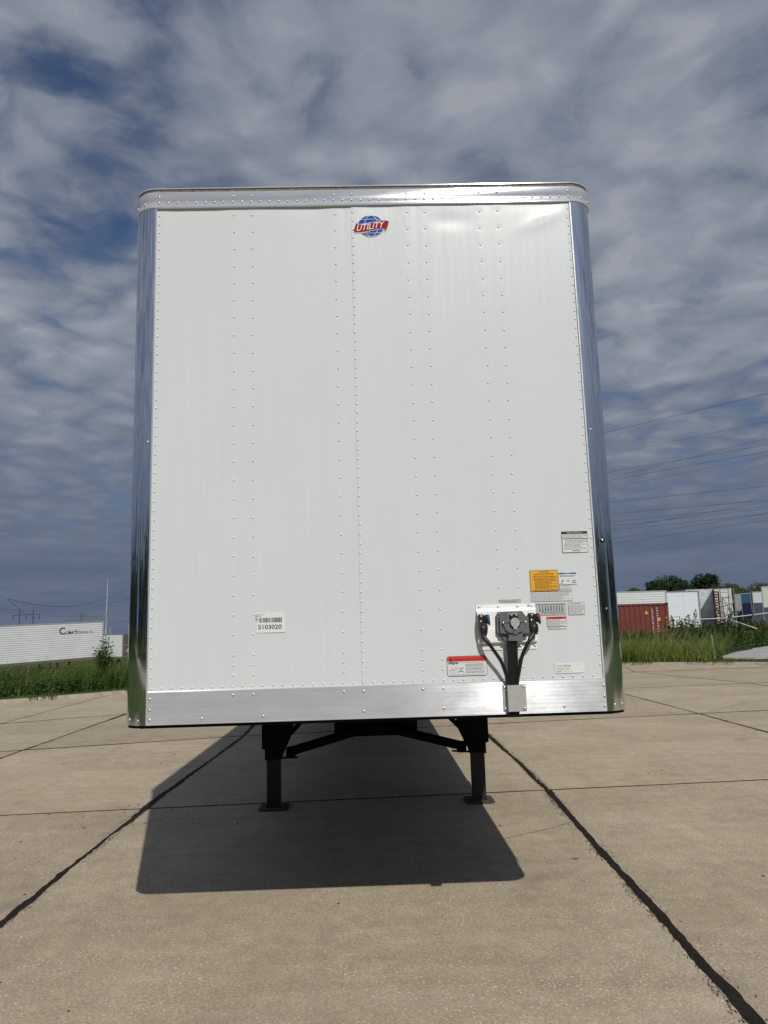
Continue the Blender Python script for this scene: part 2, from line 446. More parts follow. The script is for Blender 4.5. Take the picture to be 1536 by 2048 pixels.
M['short_grass'] = mk_leaf('verge_grass', [(0.045, 0.075, 0.012), (0.085, 0.12, 0.022), (0.13, 0.15, 0.05)], 0.3)


# ------------------------------------------------------------------ objects
def link(name, me, mat=None, parent=None, loc=None):
    o = bpy.data.objects.new(name, me)
    COL.objects.link(o)
    if mat is not None and me is not None and not me.materials:
        me.materials.append(M[mat] if isinstance(mat, str) else mat)
    if parent is not None:
        o.parent = parent
    if loc is not None:
        o.location = loc
    return o


def tag(o, label=None, cat=None, group=None, kind=None):
    if label: o['label'] = label
    if cat: o['category'] = cat
    if group: o['group'] = group
    if kind: o['kind'] = kind
    return o


def thing(name, label, cat, loc=(0, 0, 0), rot=(0, 0, 0), group=None):
    o = bpy.data.objects.new(name, None)
    COL.objects.link(o)
    o.empty_display_size = 0.2
    o.location = loc
    o.rotation_euler = rot
    return tag(o, label, cat, group)


def np_mesh(name, V, F, smooth=False):
    """V (n,3), F (m,k) with constant k"""
    me = bpy.data.meshes.new(name)
    V = np.asarray(V, dtype=np.float32)
    F = np.asarray(F, dtype=np.int32)
    k = F.shape[1]
    me.vertices.add(len(V))
    me.vertices.foreach_set('co', V.ravel())
    me.loops.add(F.size)
    me.loops.foreach_set('vertex_index', F.ravel())
    me.polygons.add(len(F))
    me.polygons.foreach_set('loop_start', np.arange(0, F.size, k, dtype=np.int32))
    me.polygons.foreach_set('loop_total', np.full(len(F), k, dtype=np.int32))
    if smooth:
        me.polygons.foreach_set('use_smooth', np.ones(len(F), dtype=bool))
    me.update(calc_edges=True)
    me.validate()
    return me


class MB:
    def __init__(s):
        s.v = []
        s.f = []
        s.sm = []

    def add(s, vs, fs, smooth=False):
        b = len(s.v)
        s.v.extend([tuple(v) for v in vs])
        s.f.extend([tuple(b + i for i in f) for f in fs])
        s.sm.extend([smooth] * len(fs))
        return s

    def box(s, a, b, ch=0.0):
        x0, y0, z0 = [min(a[i], b[i]) for i in range(3)]
        x1, y1, z1 = [max(a[i], b[i]) for i in range(3)]
        if ch <= 0:
            vs = [(x, y, z) for z in (z0, z1) for y in (y0, y1) for x in (x0, x1)]
            s.add(vs, [(0, 2, 3, 1), (4, 5, 7, 6), (0, 1, 5, 4), (2, 6, 7, 3), (0, 4, 6, 2), (1, 3, 7, 5)])
            return s
        bm = bmesh.new()
        bmesh.ops.create_cube(bm, size=1.0)
        for v in bm.verts:
            v.co = Vector(((x0 + x1) / 2 + v.co.x * (x1 - x0), (y0 + y1) / 2 + v.co.y * (y1 - y0), (z0 + z1) / 2 + v.co.z * (z1 - z0)))
        bmesh.ops.bevel(bm, geom=bm.edges[:], offset=ch, segments=2, affect='EDGES', profile=0.5)
        bm.verts.index_update()
        s.add([v.co[:] for v in bm.verts], [[v.index for v in f.verts] for f in bm.faces])
        bm.free()
        return s

    def prism(s, poly, y0, y1, axis='y', taper=0.0, smooth=False):
        """poly of (a,b) pairs: axis y -> (x,z); z -> (x,y); x -> (y,z). taper shrinks the y1 end about the centroid"""
        n = len(poly)
        cx = sum(p[0] for p in poly) / n
        cz = sum(p[1] for p in poly) / n

        def P(a, b, c):
            return {'y': (a, c, b), 'z': (a, b, c), 'x': (c, a, b)}[axis]
        vs = [P(a, b, y0) for a, b in poly]
        vs += [P(cx + (a - cx) * (1 - taper), cz + (b - cz) * (1 - taper), y1) for a, b in poly]
        fs = [(i, (i + 1) % n, n + (i + 1) % n, n + i) for i in range(n)]
        s.add(vs, fs, smooth)
        tri = tessellate_polygon([[Vector((a, b, 0)) for a, b in poly]])
        s.add(vs[:n], [tuple(t) for t in tri])
        s.add(vs[n:], [tuple(reversed(t)) for t in tri])
        return s

    def tube(s, pts, r, n=10, cap=True, r2=None):
        pts = [Vector(p) for p in pts]
        m = len(pts)
        rings = []
        prev = None
        for i, p in enumerate(pts):
            d = (pts[min(i + 1, m - 1)] - pts[max(i - 1, 0)]).normalized()
            if prev is None:
                ref = Vector((0, 0, 1)) if abs(d.z) < 0.9 else Vector((1, 0, 0))
                u = d.cross(ref).normalized()
            else:
                u = (prev - d * prev.dot(d)).normalized()
            prev = u
            w = d.cross(u)
            rr = r if r2 is None else r + (r2 - r) * i / max(1, m - 1)
            if isinstance(r, (list, tuple)):
                rr = r[i]
            rings.append([p + (u * math.cos(2 * math.pi * k / n) + w * math.sin(2 * math.pi * k / n)) * rr for k in range(n)])
        vs = [v for R in rings for v in R]
        fs = [(i * n + k, i * n + (k + 1) % n, (i + 1) * n + (k + 1) % n, (i + 1) * n + k) for i in range(m - 1) for k in range(n)]
        s.add(vs, fs, True)
        if cap:
            s.add(rings[0], [tuple(range(n - 1, -1, -1))])
            s.add(rings[-1], [tuple(range(n))])
        return s

    def dome(s, c, r, h, nrm=(0, -1, 0), n=8):
        nrm = Vector(nrm).normalized()
        ref = Vector((0, 0, 1)) if abs(nrm.z) < 0.9 else Vector((1, 0, 0))
        u = nrm.cross(ref).normalized()
        w = nrm.cross(u)
        c = Vector(c)
        vs = []
        for (rr, hh) in ((1.0, -0.3), (1.0, 0.25), (0.72, 0.8)):
            vs += [c + (u * math.cos(2 * math.pi * k / n) + w * math.sin(2 * math.pi * k / n)) * r * rr + nrm * h * hh for k in range(n)]
        vs.append(c + nrm * h)
        fs = [(i * n + k, i * n + (k + 1) % n, (i + 1) * n + (k + 1) % n, (i + 1) * n + k) for i in range(2) for k in range(n)]
        fs += [(2 * n + k, 2 * n + (k + 1) % n, 3 * n) for k in range(n)]
        s.add(vs, fs, True)
        return s

    def mesh(s, name, uvz=False):
        me = bpy.data.meshes.new(name)
        me.from_pydata(s.v, [], s.f)
        me.polygons.foreach_set('use_smooth', s.sm)
        me.update()
        bm = bmesh.new()
        bm.from_mesh(me)
        bmesh.ops.recalc_face_normals(bm, faces=bm.faces[:])
        bm.to_mesh(me)
        bm.free()
        if uvz:
            uv = me.uv_layers.new(name='UVMap')
            co = np.zeros(len(me.vertices) * 3, dtype=np.float32)
            me.vertices.foreach_get('co', co)
            co = co.reshape(-1, 3)
            vi = np.zeros(len(me.loops), dtype=np.int32)
            me.loops.foreach_get('vertex_index', vi)
            c = co[vi]
            uv.data.foreach_set('uv', np.stack([c[:, 2], c[:, 0] + c[:, 1]], 1).astype(np.float32).ravel())
        return me

    def build(s, name, mat, parent=None, uvz=False, **kw):
        return link(name, s.mesh(name, uvz), mat, parent, **kw)


def auto_smooth(o, ang=40):
    for p in o.data.polygons:
        p.use_smooth = True
    o.data.set_sharp_from_angle(angle=rad(ang))
    return o


_fontcache = {}


def text_tris(s, bold=0.0):
    key = (s, bold)
    if key in _fontcache:
        return _fontcache[key]
    cu = bpy.data.curves.new('txt', 'FONT')
    cu.body = s
    cu.size = 1.0
    cu.resolution_u = 3
    cu.offset = bold
    o = bpy.data.objects.new('txt', cu)
    COL.objects.link(o)
    dg = bpy.context.evaluated_depsgraph_get()
    me = bpy.data.meshes.new_from_object(o.evaluated_get(dg))
    vs = [v.co.copy() for v in me.vertices]
    fs = [tuple(p.vertices) for p in me.polygons]
    bpy.data.objects.remove(o)
    bpy.data.curves.remove(cu)
    bpy.data.meshes.remove(me)
    _fontcache[key] = (vs, fs)
    return vs, fs


def add_text(mb, s, x0, x1, z0, z1, y, shear=0.0, slope=0.0, bold=0.0):
    """fit text into the rectangle x0..x1, z0..z1 on the plane y (facing -y)"""
    vs, fs = text_tris(s, bold)
    if not vs:
        return
    ax = min(v.x for v in vs); bx = max(v.x for v in vs)
    az = min(v.y for v in vs); bz = max(v.y for v in vs)
    out = []
    for v in vs:
        u = (v.x - ax) / (bx - ax)
        w = (v.y - az) / (bz - az)
        X = x0 + u * (x1 - x0)
        Z = z0 + w * (z1 - z0)
        X += shear * (Z - z0)
        Z += slope * (X - x0)
        out.append((X, y, Z))
    mb.add(out, fs)


def add_rect(mb, x0, x1, z0, z1, y):
    mb.add([(x0, y, z0), (x1, y, z0), (x1, y, z1), (x0, y, z1)], [(0, 1, 2, 3)])


def fine_print(mb, x0, x1, z0, z1, n, y, seed=0, ragged=0.35):
    """n rows of word-sized dashes, for print too small to read"""
    r = random.Random(seed)
    p = (z1 - z0) / n
    for i in range(n):
        zc = z1 - (i + 0.5) * p
        x = x0
        xe = x1 - r.random() * ragged * (x1 - x0) * (r.random() < 0.5)
        while x < xe:
            w = p * r.uniform(0.8, 3.2)
            add_rect(mb, x, min(x + w, xe), zc - p * 0.22, zc + p * 0.22, y)
            x += w + p * 0.45


# ================================================================== SETTING
KERB = [(-11.5, -6), (-11.8, 6), (-12.0, 11.0), (-11.3, 14.3), (-9.66, 15.82), (-8.31, 16.6), (-7.09, 17.78), (-4, 20.3), (0, 22.8), (4, 24.3),
        (7, 24.4), (9.37, 23.78), (11.73, 22.77), (13.61, 21.69), (15.3, 19.6), (15.6, 15.0), (15.0, 8.0), (14.0, -6.0), (13.0, -7.5), (-10.5, -7.5)]


def resample(poly, step, closed=True):
    out = []
    n = len(poly)
    for i in range(n if closed else n - 1):
        a = Vector(poly[i]); b = Vector(poly[(i + 1) % n])
        k = max(1, int((b - a).length / step))
        for j in range(k):
            out.append(a + (b - a) * j / k)
    if not closed:
        out.append(Vector(poly[-1]))
    return out


def smooth_poly(pts, it=3):
    for _ in range(it):
        n = len(pts)
        pts = [(pts[i - 1] + pts[i] * 2 + pts[(i + 1) % n]) / 4 for i in range(n)]
    return pts


KP = smooth_poly(resample(KERB, 0.5), 4)
KC = Vector((3.0, 7.0))


def offset_poly(pts, d):
    n = len(pts)
    out = []
    for i in range(n):
        t = (pts[(i + 1) % n] - pts[i - 1]).normalized()
        nn = Vector((t.y, -t.x))
        if nn.dot(pts[i] - KC) < 0:
            nn = -nn
        out.append(pts[i] + nn * d)
    return out


def sstep(a, b, x):
    t = np.clip((x - a) / (b - a), 0, 1)
    return t * t * (3 - 2 * t)


def tz(x, y):
    left = sstep(2.0, -14.0, np.asarray(x, float))
    return 0.09 + left * np.interp(y, [21, 46, 90, 130], [0, -1.35, -2.75, -2.9])


FLECKS = [(-3.14, 4.46), (-2.8, 3.19), (-3.03, 2.69), (-2.86, 2.88), (-2.85, 2.21), (-1.34, 1.47), (2.54, 1.23), (1.78, 0.23), (1.80, 1.76), (2.6, 3.64)]
CHIPS = [(-0.2, -0.09), (-0.2, -0.08), (-0.2, 0.06), (-0.53, 1.2), (-0.28, 0.76), (-0.07, 0.53), (1.67, 2.65), (1.69, 1.9), (1.22, -0.26), (1.39, 0.06)]


def build_ground():
    root = thing('concrete_yard', None, None)
    tag(root, kind='structure')
    # dark bed under the joints
    n = len(KP)
    bed = MB()
    c = (KC.x, KC.y, -0.022)
    bed.add([(p.x, p.y, -0.022) for p in KP] + [c], [(i, (i + 1) % n, n) for i in range(n)])
    bed.build('joint_bed', 'tar', root)
    # slab grid: columns cross rows; node positions measured from the joints seen in the photograph
    xs = [-13.6, -10.0, -7.45, -5.35, -2.30, 1.72, 5.80, 9.6, 13.4, 17.2, 21.0]

    def yrow(k, x):
        if k == 0: return -11.0
        if k == 1: return -6.4 + 0.05 * x
        if k == 2: return -1.15 + 0.055 * x
        if k == 3: return 3.86 + 0.055 * x
        if k == 4: return 8.85 + (0.12 * x if x > -3.7 else 0.12 * -3.7 + 0.36 * (x + 3.7))
        if k == 5: return 14.1 + (0.10 * x if x > -3 else -0.3 + 0.55 * (x + 3))
        if k == 6: return 19.6 + 0.08 * x
        return 25.5
    proto_tone = 0
    g = 0.006
    rows = 8
    nodes = [[(xs[i] + (random.uniform(-0.02, 0.02) if i not in (4, 5) else 0), yrow(k, xs[i])) for k in range(rows)] for i in range(len(xs))]
    # the right column line leans a little towards the camera
    nodes[5][2] = (1.56, yrow(2, 1.56)); nodes[5][1] = (1.45, yrow(1, 1.45)); nodes[5][3] = (1.745, 3.955); nodes[5][4] = (1.75, 9.05)
    nodes[4][3] = (-2.315, 3.735); nodes[4][4] = (-2.15, 8.58); nodes[4][2] = (-2.33, yrow(2, -2.33))
    nodes[7][6] = (8.5, 20.3); nodes[7][5] = (9.6, 15.1)
    for i in range(len(xs) - 1):
        for k in range(rows - 1):
            q = [nodes[i][k], nodes[i + 1][k], nodes[i + 1][k + 1], nodes[i][k + 1]]
            cx = sum(p[0] for p in q) / 4; cy = sum(p[1] for p in q) / 4
            inside = any(_inside(p[0], p[1]) for p in q + [(cx, cy)])
            if not inside:
                continue
            mb = MB()
            v = []
            dz = random.uniform(-0.0015, 0.0015)
            loc = Vector((cx, cy, 0))
            for (px_, py_) in q:
                dx = g if px_ < cx else -g
                dy = g if py_ < cy else -g
                v.append((px_ + dx - cx, py_ + dy - cy))
            b = 0.006
            top = [(a * (1 - b / 2), e * (1 - b / 2)) for a, e in v]
            V = [(a, e, dz) for a, e in top] + [(a, e, dz - 0.006) for a, e in v] + [(a, e, -0.02) for a, e in v]
            F = [(0, 1, 2, 3)] + [(j, (j + 1) % 4, 4 + (j + 1) % 4, 4 + j) for j in range(4)][::1] + [(4 + j, 4 + (j + 1) % 4, 8 + (j + 1) % 4, 8 + j) for j in range(4)]
            mb.add(V, F)
            o = mb.build('slab', 'concrete', root)
            o.location = loc
    # tar sealing in the joints, with broken ragged edges
    rr = np.random.default_rng(5)

    def seal(a, b, w, rag, smear=0.0, step=0.02):
        a = np.array(a); b = np.array(b)
        L = np.linalg.norm(b - a)
        n = max(8, int(L / step))
        t = np.linspace(0, 1, n + 1)
        d = (b - a) / L
        nn = np.array([-d[1], d[0]])

        def fb(s):
            out = np.zeros(n + 1)
            for per, am in ((60, 0.5), (18, 0.35), (6, 0.25), (2, 0.25)):
                kn = max(3, n // per + 2)
                out += np.interp(t * (kn - 1), np.arange(kn), rr.normal(size=kn)) * am
            return out
        mid = fb(0) * w * 0.07
        l = np.clip(w / 2 + fb(1) * rag, w * 0.18, None)
        r = np.clip(w / 2 + fb(2) * rag, w * 0.18, None)
        P = a + np.outer(t, b - a)
        A = P + nn * (mid + l)[:, None]
        B = P + nn * (mid - r)[:, None]
        C = P + nn * mid[:, None]
        z = 0.0035
        V = np.concatenate([np.c_[A, np.full(n + 1, z - 0.003)], np.c_[C, np.full(n + 1, z + 0.0015)], np.c_[B, np.full(n + 1, z - 0.003)]])
        i = np.arange(n)
        F = np.concatenate([np.c_[i, i + n + 1, i + n + 2, i + 1], np.c_[i + n + 1, i + 2 * n + 2, i + 2 * n + 3, i + n + 2]])
        me = np_mesh('joint_seal', V, F[:, ::-1], True)
        o = link('joint_seal', me, 'tar', root)
        o['kind'] = 'stuff'
        if smear:
            # thin torn flakes of tar dragged to the side of the joint
            m = int(L * 420)
            tt = rr.random(m)
            dens = np.interp(tt * 12, np.arange(13), rr.random(13))
            keep = rr.random(m) < dens ** 1.5
            tt = tt[keep]; m = len(tt)
            side = np.where(rr.random(m) < 0.85, -1, 1) * np.sign(smear)
            off = w * 0.45 + np.abs(rr.normal(size=m)) * abs(smear)
            c = a + np.outer(tt, b - a) + nn * (side * off)[:, None]
            ln = rr.uniform(0.004, 0.026, m); wd = rr.uniform(0.0008, 0.0028, m)
            sk = rr.normal(size=m) * 0.25
            dd = d[None, :] + nn[None, :] * sk[:, None]
            pp = np.c_[-dd[:, 1], dd[:, 0]]
            q0 = c - dd * ln[:, None]; q1 = c + pp * wd[:, None]; q2 = c + dd * ln[:, None]; q3 = c - pp * wd[:, None]
            V = np.stack([q0, q3, q2, q1], 1).reshape(-1, 2)
            V = np.c_[V, np.full(len(V), 0.0028)]
            F = np.arange(len(V)).reshape(-1, 4)
            o = link('tar_smear', np_mesh('tar_smear', V, F), 'tar_thin', root)
            o['kind'] = 'stuff'
    for i in range(1, len(xs) - 1):
        for k in range(rows - 1):
            a, b = nodes[i][k], nodes[i][k + 1]
            if not (_inside(*a) or _inside(*b)):
                continue
            if i == 5 and k in (1, 2): seal(a, b, 0.066, 0.011, -0.026)
            elif i == 4 and k in (1, 2): seal(a, b, 0.056, 0.019, 0.024)
            elif i in (4, 5): seal(a, b, 0.050, 0.016, 0.02)
            else: seal(a, b, 0.045, 0.02, 0, 0.05)
    for k in range(1, rows - 1):
        for i in range(len(xs) - 1):
            a, b = nodes[i][k], nodes[i + 1][k]
            if not (_inside(*a) or _inside(*b)):
                continue
            seal(a, b, 0.026 if k <= 3 else 0.04, 0.006 if k <= 3 else 0.02, 0, 0.03)
    # hairline cracks
    def crack(pts, w):
        P = [Vector(p) for p in pts]
        fine = []
        for a, b in zip(P[:-1], P[1:]):
            k = max(2, int((b - a).length / 0.03))
            for j in range(k):
                q = a + (b - a) * j / k
                fine.append(q + Vector((random.gauss(0, 0.006), random.gauss(0, 0.006))))
        mb = MB()
        vs = []
        for q in fine:
            ww = w * random.uniform(0.2, 1.0)
            vs += [(q.x, q.y - ww, 0.0025), (q.x, q.y + ww, 0.0025)]
        mb.add(vs, [(2 * j, 2 * j + 2, 2 * j + 3, 2 * j + 1) for j in range(len(fine) - 1)])
        mb.build('crack', 'tar_thin', root)['kind'] = 'stuff'
    crack([(1.70, 2.75), (1.45, 2.55), (1.1, 2.35), (0.85, 2.2)], 0.004)
    crack([(-4.6, 6.2), (-3.9, 6.7), (-3.1, 7.1), (-2.3, 7.3)], 0.006)
    crack([(5.8, 9.5), (7.2, 10.8), (9.0, 12.0)], 0.012)
    # drag mark, tar flecks and pale chips lying on the slabs
    crack([(-2.70, 1.83), (-2.62, 2.14), (-2.57, 2.7), (-2.47, 3.56)], 0.004)
    gr = random.Random(31)

    def grit(name, mat, pts, smin, smax):
        mb = MB()
        for (x, y) in pts:
            r_ = gr.uniform(smin, smax); n_ = gr.choice((4, 5, 6)); a0 = gr.uniform(0, 6)
            st = gr.uniform(0.4, 1.0)
            ring = [(x + r_ * math.cos(a0 + 6.283 * k / n_) * gr.uniform(0.7, 1.2), y + r_ * st * math.sin(a0 + 6.283 * k / n_) * gr.uniform(0.7, 1.2), 0.0005) for k in range(n_)]
            mb.add(ring + [(x + r_ * 0.15, y, r_ * 0.55)], [(k, (k + 1) % n_, n_) for k in range(n_)])
        mb.build(name, mat, root)['kind'] = 'stuff'
    fl = FLECKS + [(gr.gauss(-2.6, 0.5), gr.gauss(3.3, 0.35)) for _ in range(30)] + [(gr.uniform(-6, 7), gr.uniform(-0.3, 9)) for _ in range(90)]
    grit('tar_fleck', 'tar', fl, 0.004, 0.016)
    ch = CHIPS + [(gr.gauss(1.86, 0.10), gr.gauss(3.2, 0.35)) for _ in range(70)] + [(gr.uniform(-5, 6), gr.uniform(-0.5, 7)) for _ in range(160)]
    grit('stone_chip', 'decal', ch, 0.002, 0.0065)
    # kerb
    o1 = KP
    o2 = offset_poly(KP, 0.03)
    o3 = offset_poly(KP, 0.17)
    mb = MB()
    V = [(p.x, p.y, -0.02) for p in o1] + [(p.x, p.y, 0.075) for p in o2] + [(p.x, p.y, 0.095) for p in offset_poly(KP, 0.05)] + [(p.x, p.y, 0.100) for p in o3] + [(p.x, p.y, -0.02) for p in o3]
    F = [(k * n + i, k * n + (i + 1) % n, (k + 1) * n + (i + 1) % n, (k + 1) * n + i) for k in range(4) for i in range(n)]
    mb.add(V, F)
    k = mb.build('kerb', 'kerb')
    tag(k, kind='structure')
    # terrain rings outside the kerb, out to the horizon
    rings = [offset_poly(KP, 0.165)]
    rings.append(offset_poly(KP, 0.6))
    base = [(p - KC) for p in offset_poly(KP, 1.2)]
    V = []
    for R in rings:
        V += [(p.x, p.y, float(tz(p.x, p.y))) for p in R]
    sc = [1.0, 1.1, 1.2, 1.35, 1.5, 1.7, 1.9, 2.2, 2.6, 3.0, 3.6, 4.4, 5.6, 7.5, 10, 14, 22, 40, 90, 200]
    for s_ in sc:
        for p in base:
            q = KC + p * s_
            V.append((q.x, q.y, float(tz(q.x, q.y)) - 0.02))
    nr = len(rings) + len(sc)
    F = [(a * n + i, (a + 1) * n + i, (a + 1) * n + (i + 1) % n, a * n + (i + 1) % n) for a in range(nr - 1) for i in range(n)]
    me = np_mesh('grass_terrain', V, F, True)
    o = link('grass_terrain', me, 'terrain')
    bm = bmesh.new(); bm.from_mesh(me); bmesh.ops.recalc_face_normals(bm, faces=bm.faces[:]); bm.to_mesh(me); bm.free()
    tag(o, kind='structure')
    # road behind the photographer and the gravel pad to the right
    mb = MB()
    mb.prism([(-400, -26), (400, -26), (400, -17), (-400, -17)], 0.10, 0.135, 'z')
    tag(mb.build('road', 'kerb'), kind='structure')
    mb = MB()
    pad = [(12.9, 24.3), (15.2, 27.5), (18.5, 31.6), (22.3, 36.6), (34, 40), (42, 34), (30, 25.5), (22, 23.0), (17.0, 23.4), (14.4, 23.8)]
    pad2 = smooth_poly(resample(pad, 1.0), 1)
    mb.prism([(p.x + random.gauss(0, 0.12), p.y + random.gauss(0, 0.12)) for p in pad2], 0.08, 0.15, 'z')
    tag(mb.build('gravel_pad', 'gravel'), kind='structure')


def _inside(x, y, P=None):
    P = P or KERB
    c = False
    n = len(P)
    j = n - 1
    for i in range(n):
        xi, yi = P[i]; xj, yj = P[j]
        if ((yi > y) != (yj > y)) and (x < (xj - xi) * (y - yi) / (yj - yi) + xi):
            c = not c
        j = i
    return c


build_ground()


# ================================================================== MAIN TRAILER
Z_BOT, Z_RAIL, Z_PAN, Z_TOP = 1.2456, 1.4152, 4.121, 4.218
HW = 1.295
SEAM = -0.078


def outline(off, ylen=0.45, r=0.135, n=14, xflat=1.195):
    """plan outline of the front: from the left side, round the corner, along the front, to the right side; off pushes it outwards"""
    R = r + off
    pts = [(-(xflat + R), ylen)]
    for k in range(n + 1):
        a = math.pi - (math.pi / 2) * (-k / n) if False else math.pi + (math.pi / 2) * k / n
        pts.append((-xflat + R * math.cos(a), r + R * math.sin(a)))
    right = [(-x, y) for x, y in reversed(pts)]
    return pts + right


def strip(mb, path, z0, z1, smooth=True):
    n = len(path)
    mb.add([(x, y, z0) for x, y in path] + [(x, y, z1) for x, y in path], [(i, i + 1, n + i + 1, n + i) for i in range(n - 1)], smooth)


def shell(mb, pout, pin, z0, z1):
    """closed band between an outer and inner path"""
    n = len(pout)
    strip(mb, pout, z0, z1)
    strip(mb, pin, z0, z1)
    for z in (z0, z1):
        mb.add([(x, y, z) for x, y in pout] + [(x, y, z) for x, y in pin], [(i, i + 1, n + i + 1, n + i) for i in range(n - 1)])


def build_trailer():
    T = thing('box_trailer', 'tall white box trailer with riveted front wall standing alone on the concrete, seen head-on', 'semi trailer')
    # rivet positions
    cols = [(-0.7485, 1.591, 0.1035), (-0.6435, 1.591, 0.1035), (-0.172, 1.591, 0.1035), (0.2425, 1.591, 0.1035), (0.3475, 1.591, 0.1035), (0.664, 1.591, 0.1035), (0.772, 1.591, 0.1035)]
    P = []      # painted panel rivets
    for x, z0, dz in cols:
        z = 1.484
        while z < 1.6:
            P.append((x, z)); z += 0.052
        z = 1.591 + 0.1035
        while z < 4.11:
            P.append((x + random.gauss(0, 0.0012), z + random.gauss(0, 0.0015))); z += 0.1035
    for x in (-1.176, -0.0705, 1.178):
        z = 1.484
        while z < 4.11:
            P.append((x + random.gauss(0, 0.0008), z + random.gauss(0, 0.001))); z += 0.0519
    x = -1.173
    while x < 1.19:
        P.append((x, 1.4285 + random.gauss(0, 0.0008))); x += 0.0525
    P = [p for p in P if not (0.535 < p[0] < 0.85 and 1.575 < p[1] < 1.815)]
    P = [p for p in P if not (0.365 < p[0] < 0.585 and 1.44 < p[1] < 1.555)]
    # panels: sheets with oil-canning between the posts and small dimples round the rivets
    for (xa, xb, y0) in ((-1.196, SEAM + 0.02, 0.0034), (SEAM, 1.196, 0.0)):
        nx, nz = int((xb - xa) / 0.0085), int((Z_PAN + 0.01 - 1.405) / 0.0085)
        gx = np.linspace(xa, xb, nx); gz = np.linspace(1.405, Z_PAN + 0.01, nz)
        X, Z = np.meshgrid(gx, gz, indexing='ij')
        Y = np.zeros_like(X)
        posts = np.array([-1.18, -0.75, -0.645, -0.172, -0.07, 0.2425, 0.3475, 0.664, 0.772, 1.18])
        dmin = np.min(np.abs(X[..., None] - posts), axis=-1)
        bay = sstep(0.0, 0.12, dmin)
        wav = np.zeros_like(X)
        for _ in range(9):
            kx, kz = RNG.uniform(0.5, 3.0), RNG.uniform(0.6, 5.5)
            ph = RNG.uniform(0, 6.28, 2)
            wav += np.sin(kx * X * 3 + ph[0]) * np.sin(kz * Z + ph[1]) / (1 + kz * 0.4)
        Y += bay * (0.0011 + 0.0007 * wav)
        # buckling right under the roof rail, and the crease at the top right corner
        Y += np.exp(-((Z_PAN - Z) / 0.05) ** 2) * 0.0012 * (1 + np.sin(X * 9.0 + 0.7) * np.sin(X * 3.7)) * bay
        ux, uz = 0.92, 0.39
        dd = (X - 1.02) * uz - (Z - 4.01) * ux
        al = (X - 1.02) * ux + (Z - 4.01) * uz
        Y -= 0.0020 * np.exp(-(dd / 0.045) ** 2) * np.exp(-(al / 0.15) ** 2) - 0.0010
        Y += 0.0022 * np.exp(-((X - 0.5) / 0.12) ** 2 - ((Z - 4.02) / 0.05) ** 2)
        for (rx, rz) in P:
            if xa - 0.03 < rx < xb + 0.03 and rx not in (-1.176,):
                i0 = np.searchsorted(gx, rx - 0.03); i1 = np.searchsorted(gx, rx + 0.03)
                j0 = np.searchsorted(gz, rz - 0.03); j1 = np.searchsorted(gz, rz + 0.03)
                if i1 > i0 and j1 > j0:
                    sx, sz = X[i0:i1, j0:j1] - rx, Z[i0:i1, j0:j1] - rz
                    am = 0.0008 if 0.2 < rx < 0.8 else 0.0004
                    Y[i0:i1, j0:j1] += am * np.exp(-(sx ** 2 + sz ** 2) / 0.011 ** 2)
        Y = np.clip(Y, 0.0, None) + y0
        V = np.stack([X.ravel(), Y.ravel(), Z.ravel()], 1)
        i, j = np.meshgrid(np.arange(nx - 1), np.arange(nz - 1), indexing='ij')
        a = (i * nz + j).ravel()
        F = np.stack([a, a + nz, a + nz + 1, a + 1], 1)
        # folded rim gives the sheet its thickness
        b = len(V)
        rim = [(xa, y0 + 0.03, 1.405), (xb, y0 + 0.03, 1.405), (xb, y0 + 0.03, Z_PAN + .01), (xa, y0 + 0.03, Z_PAN + .01)]
        V = np.concatenate([V, np.array(rim)])
        F = np.concatenate([F, [[0, b, b + 1, (nx - 1) * nz], [(nx - 1) * nz, b + 1, b + 2, nx * nz - 1], [nx * nz - 1, b + 2, b + 3, nz - 1], [nz - 1, b + 3, b, 0], [b, b + 3, b + 2, b + 1]]])
        o = link('front_panel', np_mesh('front_panel', V, F, True), 'panel', T)
        o.data.set_sharp_from_angle(angle=rad(50))
    # shared rivet meshes
    rm = MB().dome((0, 0, 0), 0.0060, 0.0034).mesh('rivet'); rm.materials.append(M['privet'])
    rb = MB().dome((0, 0, 0), 0.0070, 0.0055, n=10).mesh('rivet'); rb.materials.append(M['rivet'])
    alum = []
    for z in (1.378, 1.323, 1.273):
        alum += [(-1.1765, z), (1.1865, z)]
    for x in (-0.748, -0.643, -0.1735, -0.0705, 0.2395, 0.344):
        alum.append((x, 1.386))
    alum += [(-0.908, 1.272), (-0.592, 1.275), (-0.072, 1.284), (0.345, 1.286), (0.973, 1.277)]
    top = []
    x = -1.175
    while x < 1.2:
        top.append((x, 4.151)); x += 0.05245
    for x in (-1.175, -0.7525, -0.647, -0.175, -0.0725, 0.2455, 0.35, 0.664, 0.769, 1.183):
        top.append((x, 4.186))
    plate_r = [(0.553, 1.800), (0.655, 1.800), (0.757, 1.799), (0.834, 1.799), (0.556, 1.5955), (0.662, 1.595), (0.764, 1.595), (0.836, 1.594)]
    brk_r = [(0.6645, 1.3835), (0.7645, 1.3835), (0.6665, 1.274), (0.765, 1.274)]
    P.sort(key=lambda p: p[1])
    left = 300 - len(alum) - len(top)
    for (x, z) in P[:left]:
        o = link('rivet', rm, None, T); o.location = (x, 0.0006 if x > SEAM else 0.0038, z)
    rest = MB()
    for (x, z) in P[left:]:
        rest.dome((x, 0.0006 if x > SEAM else 0.0038, z), 0.0060, 0.0034, n=8)
    rest.build('rivet', 'privet', T)['kind'] = 'stuff'
    for (x, z) in alum:
        o = link('rivet', rb, None, T); o.location = (x, -0.0075, z); o.rotation_euler = (0, random.random() * 6, 0)
    for (x, z) in top:
        o = link('rivet', rb, None, T); o.location = (x, -0.0105, z); o.scale = (0.85, 0.8, 0.85)
